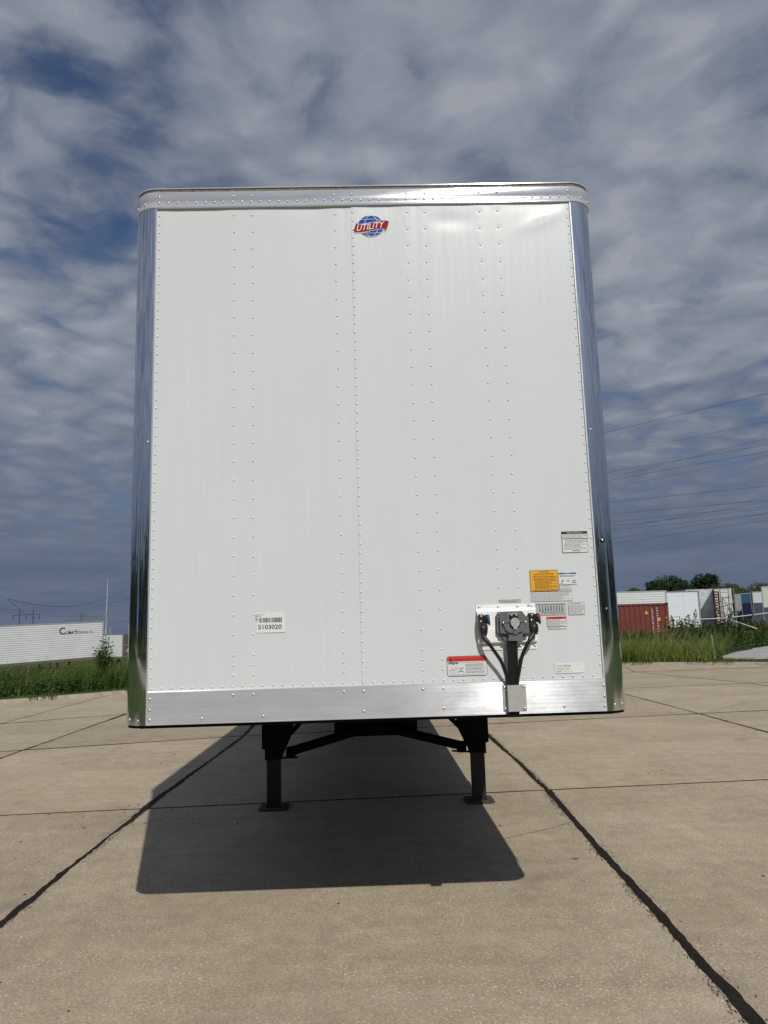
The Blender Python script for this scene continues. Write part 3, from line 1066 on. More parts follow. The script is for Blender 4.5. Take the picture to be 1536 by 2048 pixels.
    # bottom rail: ribbed extrusion
    mb = MB()
    prof = []
    nz = 34
    for k in range(nz + 1):
        z = Z_BOT + (Z_RAIL - Z_BOT) * k / nz
        yy = -0.007 - (0.00004 if (k // 2) % 2 else 0.0)
        if k in (0, nz): yy = -0.002
        prof.append((yy, z))
    prof = [(0.02, Z_BOT)] + prof + [(0.02, Z_RAIL)]
    mb.prism(prof, -1.1935, 1.1935, 'x')
    mb.build('bottom_rail', 'rail', T, uvz=True)
    # lip along the foot of the rail catches the sun
    MB().box((-1.1935, -0.010, Z_BOT), (1.1935, 0.0, Z_BOT + 0.004)).build('rail_lip', 'rail', T, uvz=True)
    # black sill below
    mb = MB()
    shell(mb, outline(-0.006, 3.0), outline(-0.05, 3.0), Z_BOT - 0.016, Z_BOT - 0.0008)
    mb.build('sill', 'under', T)
    # top rail wraps the corners
    mb = MB()
    po = outline(0.012, 0.5)
    z0, z1 = Z_PAN, Z_TOP
    zs = [z0, z0 + 0.002, z0 + 0.014, z0 + 0.016, z0 + 0.045, z0 + 0.047, z1 - 0.003, z1]
    of = [0.008, 0.0115, 0.0115, 0.0105, 0.0105, 0.0115, 0.0115, 0.009]
    n = len(po)
    V = []
    for z, f in zip(zs, of):
        V += [(x, y, z) for x, y in outline(f - 0.001, 0.5)]
    V += [(x, y, z1) for x, y in outline(-0.02, 0.5)] + [(x, y, z0) for x, y in outline(-0.02, 0.5)]
    R = len(zs) + 2
    F = [(k * n + i, k * n + i + 1, ((k + 1) % R) * n + i + 1, ((k + 1) % R) * n + i) for k in range(R) for i in range(n - 1)]
    mb.add(V, F)
    o = mb.build('top_rail', 'rail', T, uvz=True)
    auto_smooth(o, 30)
    for sx in (-1, 1):      # overlap joint where the corner casting starts
        MB().box((sx * 1.1945, -0.0128, z0 + 0.002), (sx * 1.1958, -0.008, z1 - 0.002)).build('rail_joint', 'grey', T)
        for k, ang in enumerate((28, 56)):
            a = rad(ang)
            o = link('rivet', rb, None, T)
            o.location = (sx * (1.195 + 0.1455 * math.sin(a)), 0.135 - 0.1455 * math.cos(a), 4.151)
            o.rotation_euler = (0, 0, sx * a)
            o.scale = (0.85, 0.85, 0.85)
    # sealant seam and bright roof edge
    mb = MB(); shell(mb, outline(0.002, 1.0), outline(-0.04, 1.0), Z_TOP + 0.0008, Z_TOP + 0.0195)
    auto_smooth(mb.build('roof_seam', 'seam', T), 30)
    mb = MB(); shell(mb, outline(0.007, 16.0), outline(-0.04, 16.0), Z_TOP + 0.0205, Z_TOP + 0.027)
    auto_smooth(mb.build('roof_edge', 'rail', T, uvz=True), 30)
    # the corner posts
    for sx in (-1, 1):
        pts = [(1.190, -0.0035), (1.1968, -0.0045)]
        for k in range(0, 19):
            a = rad(90 * k / 18)
            pts.append((1.197 + 0.1335 * math.sin(a), 0.129 - 0.1335 * math.cos(a)))
        pts.append((1.3305, 0.44))
        inner = [(1.325, 0.44), (1.320, 0.13), (1.28, 0.05), (1.19, 0.004)]
        poly = [(sx * a, b) for a, b in pts + inner]
        if sx < 0: poly = poly[::-1]
        mb = MB().prism(poly, Z_BOT - 0.001, Z_PAN + 0.004, 'z', smooth=True)
        o = mb.build('corner_post', 'chrome', T)
        auto_smooth(o, 28)
        # narrow flange between post and front panel
        MB().box((sx * 1.1885, -0.0065, Z_BOT), (sx * 1.1965, -0.0046, Z_PAN), 0.0006).build('post_flange', 'rail', T, uvz=True)

    def post_fix(sx, ang, z, s, mat='rivet'):
        a = rad(ang)
        x = sx * (1.197 + 0.1335 * math.sin(a)); y = 0.129 - 0.1335 * math.cos(a)
        mb = MB().dome((0, 0, 0), 0.0075 * s, 0.006 * s, (sx * math.sin(a), -math.cos(a), 0), 12)
        o = mb.build('bolt', mat, T); o.location = (x, y, z)
        return x, y, a
    post_fix(-1, 8, 2.746, 0.9); post_fix(-1, 18, 1.270, 0.9); post_fix(-1, 44, 1.2745, 0.9)
    post_fix(1, 20, 1.277, 0.9); post_fix(1, 44, 1.278, 0.9); post_fix(1, 9, 2.759, 0.8)
    post_fix(1, 16, 1.775, 0.6)
    post_fix(1, 18, 2.143, 1.1)
    a = rad(18)
    mb = MB().dome((0, 0, 0), 0.0165, 0.004, (math.sin(a), -math.cos(a), 0), 16)
    o = mb.build('grommet', 'rubber', T); o.location = (1.197 + 0.1335 * math.sin(a), 0.129 - 0.1335 * math.cos(a), 2.143)
    for sx, z in ((-1, 2.69), (1, 2.74)):
        MB().box((sx * 1.3305, 0.16, z - 0.02), (sx * 1.341, 0.23, z + 0.02), 0.003).build('side_bracket', 'lgrey', T)
    # side walls, roof, floor, rear
    for sx in (-1, 1):
        mb = MB()
        for k in range(13):
            y0 = 0.45 + k * 1.2
            mb.box((sx * 1.30, y0, 1.33), (sx * 1.3285, y0 + 1.196, 4.12))
        w = mb.build('side_wall', 'white', T)
        w['kind'] = 'stuff'
        MB().box((sx * 1.25, 0.445, 1.2), (sx * 1.3295, 16.1, 1.329)).build('side_rail', 'rail', T, uvz=True)
        MB().box((sx * 1.26, 0.505, 4.121), (sx * 1.3325, 16.1, 4.216)).build('side_top_rail', 'rail', T, uvz=True)
    MB().box((-1.25, 0.06, 4.19), (1.25, 16.08, 4.232)).build('roof', 'white', T)
    MB().box((-1.245, 0.06, 1.222), (1.245, 16.08, 1.236)).build('floor', 'under', T)
    for sx in (-1, 1):
        d = MB().box((sx * 0.006, 16.09, 1.25), (sx * 1.24, 16.13, 4.15)).build('rear_door', 'white', T)
        mb = MB().tube([(sx * 0.5, 16.16, 1.3), (sx * 0.5, 16.16, 4.1)], 0.014, 8)
        mb.build('lock_rod', 'lgrey', d)
    MB().box((-1.32, 16.02, 1.0), (1.32, 16.135, 1.188)).build('rear_sill', 'lgrey', T)
    for k in range(38):
        y = 1.75 + k * 0.385
        o = link('crossmember', CROSS, None, T); o.location = (0, y, 1.17)
    MB().box((-0.55, 0.35, 1.188), (0.55, 1.6, 1.215)).build('coupler_plate', 'under', T)
    mb = MB().tube([(0, 0.91, 1.19), (0, 0.91, 1.12)], 0.025, 12); mb.build('king_pin', 'under', T)
    for sx in (-1, 1):
        MB().box((sx * 0.46, 10.4, 0.90), (sx * 0.54, 15.8, 1.09)).build('slider_rail', 'under', T)
    for y in (13.4, 14.65):
        ax = MB().tube([(-1.0, y, 0.51), (1.0, y, 0.51)], 0.065, 12).build('axle', 'under', T)
        for sx in (-1, 1):
            MB().box((sx * 0.45, y - 0.25, 0.58), (sx * 0.55, y + 0.25, 0.9)).build('spring_hanger', 'under', T)
            for x in (0.80, 1.13):
                t = MB()
                prof = [(0.28, -0.12), (0.44, -0.13), (0.50, -0.10), (0.51, 0), (0.50, 0.10), (0.44, 0.13), (0.28, 0.12)]
                lathe_x(t, prof, (sx * x, y, 0.51), 28)
                w = t.build('wheel', 'tyre', T)
                r = MB(); lathe_x(r, [(0.02, -0.03), (0.2, -0.05), (0.28, -0.11), (0.28, 0.11), (0.2, 0.02), (0.02, 0.04)], (sx * x, y, 0.51), 20)
                r.build('rim', 'rim', w)
    for sx in (-1, 1):
        MB().box((sx * 0.65, 15.5, 0.3), (sx * 1.27, 15.51, 1.0)).build('mud_flap', 'rubber', T)
    build_gear(T)
    build_front_gear(T, rb)
    build_decals(T)
    return T


def lathe_x(mb, prof, c, n=24):
    """prof of (radius, x offset), turned round the x axis through c"""
    m = len(prof)
    vs = []
    for (r, dx) in prof:
        vs += [(c[0] + dx, c[1] + r * math.cos(2 * math.pi * k / n), c[2] + r * math.sin(2 * math.pi * k / n)) for k in range(n)]
    fs = [(i * n + k, i * n + (k + 1) % n, ((i + 1) % m) * n + (k + 1) % n, ((i + 1) % m) * n + k) for i in range(m) for k in range(n)]
    mb.add(vs, fs, True)


_c = MB()
_c.prism([(-0.03, 0.045), (0.03, 0.045), (0.03, 0.038), (0.004, 0.034), (0.004, -0.04), (0.03, -0.044), (0.03, -0.05), (-0.03, -0.05), (-0.03, -0.044), (-0.004, -0.04), (-0.004, 0.034), (-0.03, 0.038)], -1.24, 1.24, 'x')
CROSS = _c.mesh('crossmember'); CROSS.materials.append(M['under'])


def build_gear(T):
    for sx, xc in ((-1, -1.008), (1, 0.993)):
        g = 3.6
        leg = MB().box((xc - 0.073, g - 0.073, 0.47), (xc + 0.073, g + 0.073, 1.19), 0.008).build('landing_leg', 'leg_paint', T)
        MB().box((xc - 0.080, g - 0.080, 0.455), (xc + 0.080, g + 0.080, 0.50), 0.006).build('collar', 'leg_paint', leg)
        MB().prism([(xc - 0.063, g - 0.063), (xc + 0.063, g - 0.063), (xc + 0.063, g + 0.063), (xc - 0.063, g + 0.063)], 0.04, 0.46, 'z').build('inner_leg', 'leg_paint', leg)
        mb = MB()
        mb.prism([(xc - 0.135, g - 0.12), (xc - 0.10, g - 0.15), (xc + 0.10, g - 0.15), (xc + 0.135, g - 0.12), (xc + 0.135, g + 0.12), (xc + 0.10, g + 0.15), (xc - 0.10, g + 0.15), (xc - 0.135, g + 0.12)], 0.004, 0.016, 'z')
        pad = mb.build('foot_pad', 'padrust', leg)
        mb = MB().prism([(-0.08, 0.012), (0.08, 0.012), (0.05, 0.075), (-0.05, 0.075)], g - 0.06, g + 0.06, 'y')
        o = mb.build('pad_socket', 'leg_paint', leg); o.location = (xc, 0, 0)
        # big gusset wing
        i = -sx
        poly = [(xc + sx * 0.105, 1.19), (xc + i * 0.245, 1.19), (xc + i * 0.22, 0.90), (xc + i * 0.19, 0.70), (xc + i * 0.115, 0.54), (xc + i * 0.075, 0.47), (xc + sx * 0.075, 0.47), (xc + sx * 0.075, 0.56), (xc + sx * 0.105, 0.57)]
        MB().prism(poly, g - 0.105, g - 0.085).build('gusset', 'under', T)
        poly = [(g - 0.1, 1.19), (g + 0.9, 1.19), (g + 0.5, 0.95), (g + 0.08, 0.6), (g - 0.08, 0.6)]
        MB().prism(poly, xc - 0.01, xc + 0.01, 'x').build('gusset', 'under', T)
    # diagonal braces rising to the centre, thin cross shaft, rearward braces
    for sx in (-1, 1):
        b0 = Vector((sx * 0.865, 3.62, 0.515)); b1 = Vector((sx * 0.10, 3.75, 0.70))
        mb = MB()
        mb.tube([b0, b1], 0.045, 4)
        mb.build('brace', 'under', T)
        MB().tube([(sx * 0.98, 3.66, 0.56), (sx * 0.30, 6.2, 1.16)], 0.035, 4).build('brace', 'under', T)
        MB().tube([(sx * 0.76, 3.7, 0.95), (sx * 0.10, 3.9, 0.80)], 0.05, 4).build('brace', 'under', T)
        MB().box((sx * 0.80, 3.56, 0.465), (sx * 0.885, 3.68, 0.56), 0.004).build('brace_shoe', 'under', T)
    MB().tube([(-0.95, 3.66, 0.452), (-0.78, 3.66, 0.455)], 0.009, 8).build('cross_shaft', 'under', T)
    MB().tube([(0.95, 3.66, 0.452), (0.75, 3.66, 0.468)], 0.009, 8).build('cross_shaft', 'under', T)
    MB().box((-0.42, 3.75, 0.62), (0.42, 4.0, 1.10), 0.02).build('gear_carrier', 'under', T)
    MB().box((-0.40, 4.6, 0.55), (0.40, 5.6, 1.10), 0.02).build('equipment_box', 'under', T)
    # crank on the left-hand side of the trailer
    MB().tube([(1.08, 3.6, 0.86), (1.24, 3.6, 0.86)], 0.014, 8).build('crank_shaft', 'under', T)
    MB().tube([(1.24, 3.6, 0.86), (1.25, 3.3, 0.92), (1.20, 3.28, 0.92)], 0.011, 8).build('crank_handle', 'under', T)


def build_front_gear(T, rb):
    # mounting plate with stepped top flange and lower fold
    mb = MB()
    mb.prism([(0.0, 1.575), (-0.003, 1.575), (-0.003, 1.606), (-0.021, 1.6115), (-0.0235, 1.616), (-0.0235, 1.7735), (-0.019, 1.779), (-0.012, 1.7815), (-0.010, 1.7885), (-0.003, 1.7915), (-0.003, 1.8125), (0.0, 1.8125)], 0.537, 0.8485, 'x')
    plate = mb.build('connector_plate', 'plate', T, uvz=True)
    for (x, z) in [(0.553, 1.8015), (0.655, 1.801), (0.757, 1.801), (0.834, 1.8005), (0.556, 1.5935), (0.660, 1.5935), (0.764, 1.593), (0.838, 1.593)]:
        o = link('rivet', rb, None, plate); o.location = (x, -0.0033, z); o.scale = (1.05, 1, 1.05)
    MB().box((0.809, -0.0036, 1.7945), (0.823, -0.003, 1.8085)).build('label_patch', 'lgrey', plate)
    # grey nose box
    body = [(0.6308, 1.7468), (0.6461, 1.7737), (0.7698, 1.7754), (0.7869, 1.7499), (0.8052, 1.7464), (0.8048, 1.6614), (0.7877, 1.6589), (0.7624, 1.6203), (0.6747, 1.6169), (0.6282, 1.6665)]
    nose = MB().prism(body, -0.023, -0.062, taper=0.03).build('connector_box', 'nose', T)
    bev(nose, 0.004)
    mid = [(0.6425, 1.7465), (0.6625, 1.7465), (0.7905, 1.7461), (0.7948, 1.7420), (0.7948, 1.662), (0.7609, 1.6555), (0.7560, 1.6500), (0.6868, 1.6500), (0.6818, 1.6578), (0.6425, 1.6619)]
    bev(MB().prism(mid, -0.060, -0.094, taper=0.02).build('housing', 'nose', nose), 0.004)
    cov = [(0.653, 1.714), (0.6829, 1.7625), (0.7469, 1.7651), (0.7773, 1.7134), (0.7595, 1.6692), (0.7287, 1.6597), (0.6865, 1.6609), (0.6662, 1.6778)]
    bev(MB().prism(cov, -0.092, -0.113, taper=0.06).build('cover', 'nose', nose), 0.003)
    low = [(0.6813, 1.6534), (0.7573, 1.6557), (0.7545, 1.640), (0.7585, 1.633), (0.7523, 1.6216), (0.6796, 1.6222), (0.6815, 1.633), (0.6845, 1.641)]
    bev(MB().prism(low, -0.060, -0.104, taper=0.02).build('cable_gland', 'nose', nose), 0.003)
    MB().box((0.655, -0.1215, 1.7165), (0.776, -0.112, 1.7215), 0.0015).build('hinge_bar', 'nose', nose)
    for x in (0.6575, 0.7735):
        MB().dome((x, -0.117, 1.7155), 0.0058, 0.006, n=10).build('screw', 'rivet', nose)
    for (x, z) in ((0.648, 1.7600), (0.7855, 1.6665), (0.6500, 1.6680)):
        MB().dome((x, -0.064, z), 0.006, 0.006, n=10).build('screw', 'bolt', nose)
    # socket: dark recess, hinge with two silver knuckles, round sparkling lid with a tab
    MB().box((0.6905, -0.124, 1.7385), (0.735, -0.110, 1.7555), 0.001).build('hinge', 'dark', nose)
    for x in (0.7005, 0.7255):
        MB().box((x - 0.0045, -0.128, 1.7480), (x + 0.0045, -0.123, 1.7545), 0.001).build('knuckle', 'rivet', nose)
    MB().prism([(0.7165 + 0.028 * math.cos(a), 1.7130 + 0.03 * math.sin(a)) for a in [k * math.pi / 12 for k in range(24)]], -0.110, -0.122).build('socket', 'dark', nose)
    MB().box((0.7055, -0.118, 1.655), (0.7300, -0.108, 1.700), 0.002).build('socket_shroud', 'nose', nose)
    lid = [(0.7165 + 0.0245 * math.cos(a), 1.7160 + 0.0245 * math.sin(a)) for a in [rad(-55 + k * 290 / 24) for k in range(25)]]
    lid += [(0.7060, 1.690), (0.7085, 1.6805), (0.7165, 1.6775), (0.7255, 1.6805), (0.7280, 1.690)]
    o = MB().prism(lid, -0.123, -0.1295, taper=0.04).build('socket_lid', 'lens', nose)
    bev(o, 0.0015)
    # gladhands
    def gladhand(x0, mat, flip):
        # x0 is the left edge of the body; the coupling face looks to the right
        body = [(x0 + 0.004, 1.763), (x0 + 0.026, 1.763), (x0 + 0.030, 1.745), (x0 + 0.031, 1.7195), (x0 + 0.036, 1.700), (x0 + 0.034, 1.672), (x0 + 0.026, 1.6600), (x0 + 0.014, 1.6600), (x0 + 0.004, 1.676), (x0, 1.729), (x0 + 0.001, 1.752)]
        g = MB().prism(body, -0.045, -0.088, taper=0.04).build('air_coupling', 'iron', T)
        bev(g, 0.003)
        MB().box((x0 + 0.003, -0.046, 1.685), (x0 + 0.03, -0.0236, 1.755)).build('coupling_foot', 'iron', g)
        for z in (1.7515, 1.7255):
            MB().dome((x0 + 0.0145 - (1.7515 - z) * 0.15, -0.088, z), 0.0055, 0.006, n=10).build('coupling_bolt', 'rivet', g)
        c = MB(); lathe_x(c, [(0.001, -0.016), (0.019, -0.016), (0.021, 0.0), (0.024, 0.002), (0.024, 0.010), (0.001, 0.010)], (x0 + 0.040, -0.072, 1.737), 20)
        c.build('coupling_head', 'iron', g)
        c = MB(); lathe_x(c, [(0.001, -0.004), (0.0195, -0.004), (0.0215, 0.0), (0.0195, 0.0055), (0.001, 0.0065)], (x0 + 0.0535, -0.074, 1.739), 20)
        c.build('gasket', mat, g)
        MB().prism([(x0 + 0.050, 1.722), (x0 + 0.0615, 1.722), (x0 + 0.0590, 1.7035), (x0 + 0.053, 1.7080)], -0.062, -0.086).build('locking_lug', 'iron', g)
        c = MB(); lathe_x(c, [(0.001, -0.014), (0.022, -0.014), (0.025, -0.004), (0.025, 0.006), (0.020, 0.013), (0.001, 0.014)], (x0 + 0.024, -0.070, 1.684), 20)
        c.build('coupling_elbow', 'iron', g)
        c = MB(); lathe_x(c, [(0.016, -0.003), (0.0235, -0.003), (0.0235, 0.003), (0.016, 0.003)], (x0 + 0.040, -0.072, 1.684), 20)
        c.build('coupling_ring', 'iron', g)
        MB().prism([(x0 + 0.028, 1.668), (x0 + 0.042, 1.668), (x0 + 0.040, 1.652), (x0 + 0.034, 1.650), (x0 + 0.030, 1.658)], -0.064, -0.084).build('locking_lug', 'iron', g)
        return g
    gladhand(0.5345, 'blue_tag', 0)
    gladhand(0.7985, 'red_tag', 1)

    def curve(pts, n=10):
        P = [Vector(p) for p in pts]
        P = [P[0] * 2 - P[1]] + P + [P[-1] * 2 - P[-2]]
        out = []
        for i in range(1, len(P) - 2):
            for k in range(n):
                t = k / n
                a, b, c, d = P[i - 1], P[i], P[i + 1], P[i + 2]
                out.append(0.5 * ((2 * b) + (c - a) * t + (2 * a - 5 * b + 4 * c - d) * t * t + (3 * b - a - 3 * c + d) * t ** 3))
        out.append(P[-2])
        return out
    hl = [(0.553, -0.066, 1.668), (0.556, -0.080, 1.648), (0.5625, -0.098, 1.636), (0.5777, -0.103, 1.6148), (0.6002, -0.10, 1.5815), (0.6227, -0.095, 1.5483), (0.6430, -0.085, 1.515), (0.6640, -0.062, 1.462), (0.6800, -0.042, 1.412), (0.6880, -0.034, 1.33), (0.688, -0.03, 1.255)]
    MB().tube(curve(hl), 0.0092, 14).build('air_hose', 'cable', T)
    hr = [(0.818, -0.066, 1.668), (0.816, -0.08, 1.655), (0.8099, -0.098, 1.6467), (0.7903, -0.103, 1.6235), (0.7680, -0.10, 1.5855), (0.7530, -0.095, 1.5534), (0.7440, -0.085, 1.520), (0.7350, -0.062, 1.462), (0.7280, -0.042, 1.412), (0.724, -0.034, 1.33), (0.724, -0.03, 1.255)]
    MB().tube(curve(hr), 0.0092, 14).build('air_hose', 'cable', T)
    for h in (hl, hr):
        MB().tube([h[1], h[2], h[3]], 0.0125, 12).build('hose_fitting', 'iron', T)
    for x, xb in ((0.6895, 0.6895), (0.7055, 0.7060), (0.7225, 0.7220)):
        MB().tube(curve([(x, -0.072, 1.632), (x, -0.070, 1.58), (x * 0.6 + xb * 0.4, -0.060, 1.50), (xb, -0.034, 1.41), (xb, -0.022, 1.33), (xb, -0.022, 1.238)]), 0.0104, 14).build('power_cable', 'cable', T)
    # cover channel over the cables on the rail
    prof = [(0.6545, -0.0095), (0.6745, -0.0105), (0.6765, -0.0445), (0.7375, -0.0460), (0.7395, -0.0125), (0.7755, -0.0105), (0.7755, -0.0078), (0.7425, -0.0090), (0.7420, -0.0490), (0.6725, -0.0475), (0.6715, -0.0080), (0.6545, -0.0078)]
    prof = [(0.6545, -0.0125), (0.6735, -0.0135), (0.6740, -0.0485), (0.7385, -0.0490), (0.7400, -0.0135), (0.7755, -0.0125), (0.7755, -0.0080), (0.7360, -0.0085), (0.7350, -0.0450), (0.6780, -0.0445), (0.6775, -0.0085), (0.6545, -0.0080)]
    br = MB().prism(prof, 1.2625, 1.3955, 'z').build('cable_cover', 'galv', T)
    for (x, z) in ((0.6640, 1.3830), (0.7650, 1.3840), (0.6640, 1.2740), (0.7650, 1.2740)):
        o = link('rivet', rb, None, br); o.location = (x, -0.0135, z); o.scale = (1.05, 1, 1.05)
    MB().box((0.668, -0.044, 1.234), (0.742, 0.02, 1.2445)).build('cable_outlet', 'under', T)


def bev(o, w):
    m = o.modifiers.new('bevel', 'BEVEL')
    m.width = w
    m.segments = 2
    m.limit_method = 'ANGLE'
    m.angle_limit = rad(35)
    return o


def rrect(x0, x1, z0, z1, r, n=6):
    pts = []
    for cx, cz, a0 in ((x1 - r, z1 - r, 0), (x0 + r, z1 - r, 90), (x0 + r, z0 + r, 180), (x1 - r, z0 + r, 270)):
        for k in range(n + 1):
            a = rad(a0 + 90 * k / n)
            pts.append((cx + r * math.cos(a), cz + r * math.sin(a)))
    return pts


def build_decals(T):
    Y0, Y1, Y2, Y3 = -0.0010, -0.0013, -0.0016, -0.0019

    def sheet(name, x0, x1, z0, z1, mat, edge=None, ew=0.0018, y=Y0, r=0):
        if edge:
            mb = MB().prism(rrect(x0, x1, z0, z1, r) if r else [(x0, z0), (x1, z0), (x1, z1), (x0, z1)], 0.004, y)
            o = mb.build(name, edge, T)
            i = MB().prism(rrect(x0 + ew, x1 - ew, z0 + ew, z1 - ew, r - ew) if r else [(x0 + ew, z0 + ew), (x1 - ew, z0 + ew), (x1 - ew, z1 - ew), (x0 + ew, z1 - ew)], y + 0.001, y - 0.0003)
            i.build('face', mat, o)
            return o
        return MB().prism([(x0, z0), (x1, z0), (x1, z1), (x0, z1)], 0.004, y - 0.0003).build(name, mat, T)

    def printed(o, mat, fn, name='print'):
        mb = MB(); fn(mb)
        mb.build(name, mat, o)['kind'] = 'stuff'
    # ---- round emblem near the top
    def cp(cx, cy):       # crop pixels of the measured enlargement -> wall coordinates
        return (-0.065 + (cx - 237) * 0.0002057, 4.058 - (cy - 154) * 0.0002217)
    gc = cp(722, 447)
    gx, gz = 368 * 0.0002057, 292 * 0.0002217
    em = MB().prism([(gc[0] + gx * 1.03 * math.cos(k * math.pi / 24), gc[1] + gz * 1.04 * math.sin(k * math.pi / 24)) for k in range(48)], 0.004, -0.0010).build('emblem', 'print_white', T)
    MB().prism([(gc[0] + gx * math.cos(k * math.pi / 24), gc[1] + gz * math.sin(k * math.pi / 24)) for k in range(48)], 0, -0.0012).build('globe', 'logo_blue', em)

    def lines(mb):
        def poly_line(pts, w, y):
            for a, b in zip(pts[:-1], pts[1:]):
                a = Vector(a); b = Vector(b)
                d = (b - a).normalized(); nn = Vector((-d.y, d.x)) * w / 2
                q = [a - nn - d * w * .2, b - nn + d * w * .2, b + nn + d * w * .2, a + nn - d * w * .2]
                mb.add([(p.x, y, p.y) for p in q], [(0, 1, 2, 3)])
        w = 0.0030
        for f in (-0.52, 0.50):
            poly_line([(gc[0] + gx * f * math.cos(rad(a)) + 0.002, gc[1] + gz * math.sin(rad(a))) for a in range(-90, 91, 9)], w, -0.0014)
        for lat in (0.60, -0.62):
            hw = gx * math.sqrt(1 - lat * lat)
            poly_line([(gc[0] + hw * k / 8, gc[1] + gz * (lat + (0.06 if lat > 0 else -0.06) * (1 - (k / 8) ** 2)) - 0.0) for k in range(-8, 9)], w, -0.00145)
    printed(em, 'print_white', lines, 'grid_lines')
    ban = [(352, 325), (332, 395), (420, 402), (500, 395), (700, 365), (900, 325), (1000, 308), (1100, 300), (1195, 312), (1225, 345), (1190, 470), (1150, 560), (1080, 618), (1108, 560), (1085, 538), (980, 530), (800, 560), (600, 600), (450, 622), (300, 622), (245, 605), (235, 570), (262, 500), (300, 390)]
    B = [cp(*p) for p in ban]
    bc = (sum(p[0] for p in B) / len(B), sum(p[1] for p in B) / len(B))

    def grow(P, d):
        n = len(P); out = []
        area = sum(P[i][0] * P[(i + 1) % n][1] - P[(i + 1) % n][0] * P[i][1] for i in range(n))
        s = 1 if area > 0 else -1
        for i in range(n):
            a = Vector(P[i - 1]); b = Vector(P[(i + 1) % n])
            t = (b - a).normalized()
            nn = Vector((t.y, -t.x)) * s
            out.append((P[i][0] + nn.x * d, P[i][1] + nn.y * d))
        return out
    MB().prism(grow(B, 0.0028), 0.001, -0.0016).build('banner_edge', 'print_white', em)
    ban_o = MB().prism(B, 0.0, -0.0019).build('banner', 'logo_red', em)
    mb = MB()
    # letters follow the rising banner
    x0, z0 = cp(305, 592); x1, z1 = cp(1120, 350)
    add_text(mb, 'UTILITY', x0, x0 + 0.1555, z0, z0 + 0.0375, -0.0022, 0.28, 0.135, bold=0.010)
    mb.build('lettering', 'print_white', em)
    # ---- barcode label
    bl = sheet('barcode_label', -0.6275, -0.4785, 1.6995, 1.8005, 'decal_clear')

    def bars(mb):
        r = random.Random(3)
        x = -0.6145
        while x < -0.4975:
            w = r.choice([0.0012, 0.002, 0.0032, 0.0045])
            add_rect(mb, x, x + w, 1.7525, 1.7772, Y2)
            x += w + r.choice([0.0012, 0.0018, 0.0026])
        add_text(mb, '5103020', -0.6190, -0.4950, 1.7175, 1.7410, Y2, bold=0.018)
    bl.location.y = 0.0036
    printed(bl, 'ink', bars, 'barcode_print')
    printed(bl, 'ink_soft', lambda mb: (fine_print(mb, -0.632, -0.585, 1.783, 1.797, 2, Y2, 8), fine_print(mb, -0.632, -0.617, 1.762, 1.782, 3, Y2, 9)), 'torn_corner_print')
    # ---- black-headed instruction label
    s = sheet('instruction_label', 1.0185, 1.1585, 2.0785, 2.1935, 'decal', 'ink')
    printed(s, 'ink', lambda mb: add_rect(mb, 1.0190, 1.1580, 2.1790, 2.1930, Y2), 'header')
    printed(s, 'print_white', lambda mb: add_text(mb, 'PRODUCT INDICATOR LAMP', 1.049, 1.128, 2.1825, 2.1890, Y3), 'header_text')
    printed(s, 'navy', lambda mb: add_rect(mb, 1.021, 1.156, 2.1515, 2.1560, Y2), 'blue_bar')
    printed(s, 'ink_soft', lambda mb: (fine_print(mb, 1.026, 1.153, 2.158, 2.177, 3, Y2, 1, 0.2), fine_print(mb, 1.035, 1.153, 2.126, 2.149, 3, Y2, 2), fine_print(mb, 1.028, 1.152, 2.108, 2.125, 3, Y2, 3), fine_print(mb, 1.028, 1.154, 2.094, 2.106, 2, Y2, 4, 0.1)), 'small_print')
    printed(s, 'ink', lambda mb: add_rect(mb, 1.071, 1.113, 2.0865, 2.0900, Y2), 'footer_bar')
    # ---- yellow caution decal
    s = sheet('caution_decal', 0.8330, 0.9845, 1.8745, 1.9880, 'yellow', 'ink', 0.0022)

    def caut(mb):
        add_text(mb, 'CAUTION', 0.884, 0.936, 1.9735, 1.9830, Y2, bold=0.01)
        add_text(mb, 'BEFORE TOWING THIS TRAILER', 0.856, 0.962, 1.9630, 1.9705, Y2, bold=0.02)
        add_text(mb, '1. MAKE A VISUAL CHECK', 0.846, 0.935, 1.9515, 1.9585, Y2, bold=0.02)
        add_text(mb, '2. MAKE SURE AIR AND COUPLER', 0.846, 0.966, 1.9345, 1.9420, Y2, bold=0.02)
        add_text(mb, '3. MAKE SURE LEGS ARE CRANKED UP', 0.846, 0.980, 1.8785, 1.8855, Y2, bold=0.02)
        fine_print(mb, 0.936, 0.974, 1.950, 1.958, 1, Y2, 1)
        fine_print(mb, 0.855, 0.978, 1.9435, 1.9495, 1, Y2, 2, 0)
        fine_print(mb, 0.858, 0.978, 1.8885, 1.9335, 8, Y2, 3)
    printed(s, 'ink', caut, 'caution_print')
    # ---- blue notice
    s = sheet('notice_label', 0.9875, 1.0850, 1.9085, 1.9720, 'decal')
    printed(s, 'navy', lambda mb: (add_rect(mb, 0.988, 1.0845, 1.9635, 1.9715, Y2), fine_print(mb, 0.992, 1.080, 1.948, 1.959, 2, Y2, 3, 0.1)), 'blue_header')
    printed(s, 'print_white', lambda mb: add_text(mb, 'NOTICE', 1.018, 1.054, 1.9643, 1.9707, Y3), 'header_text')

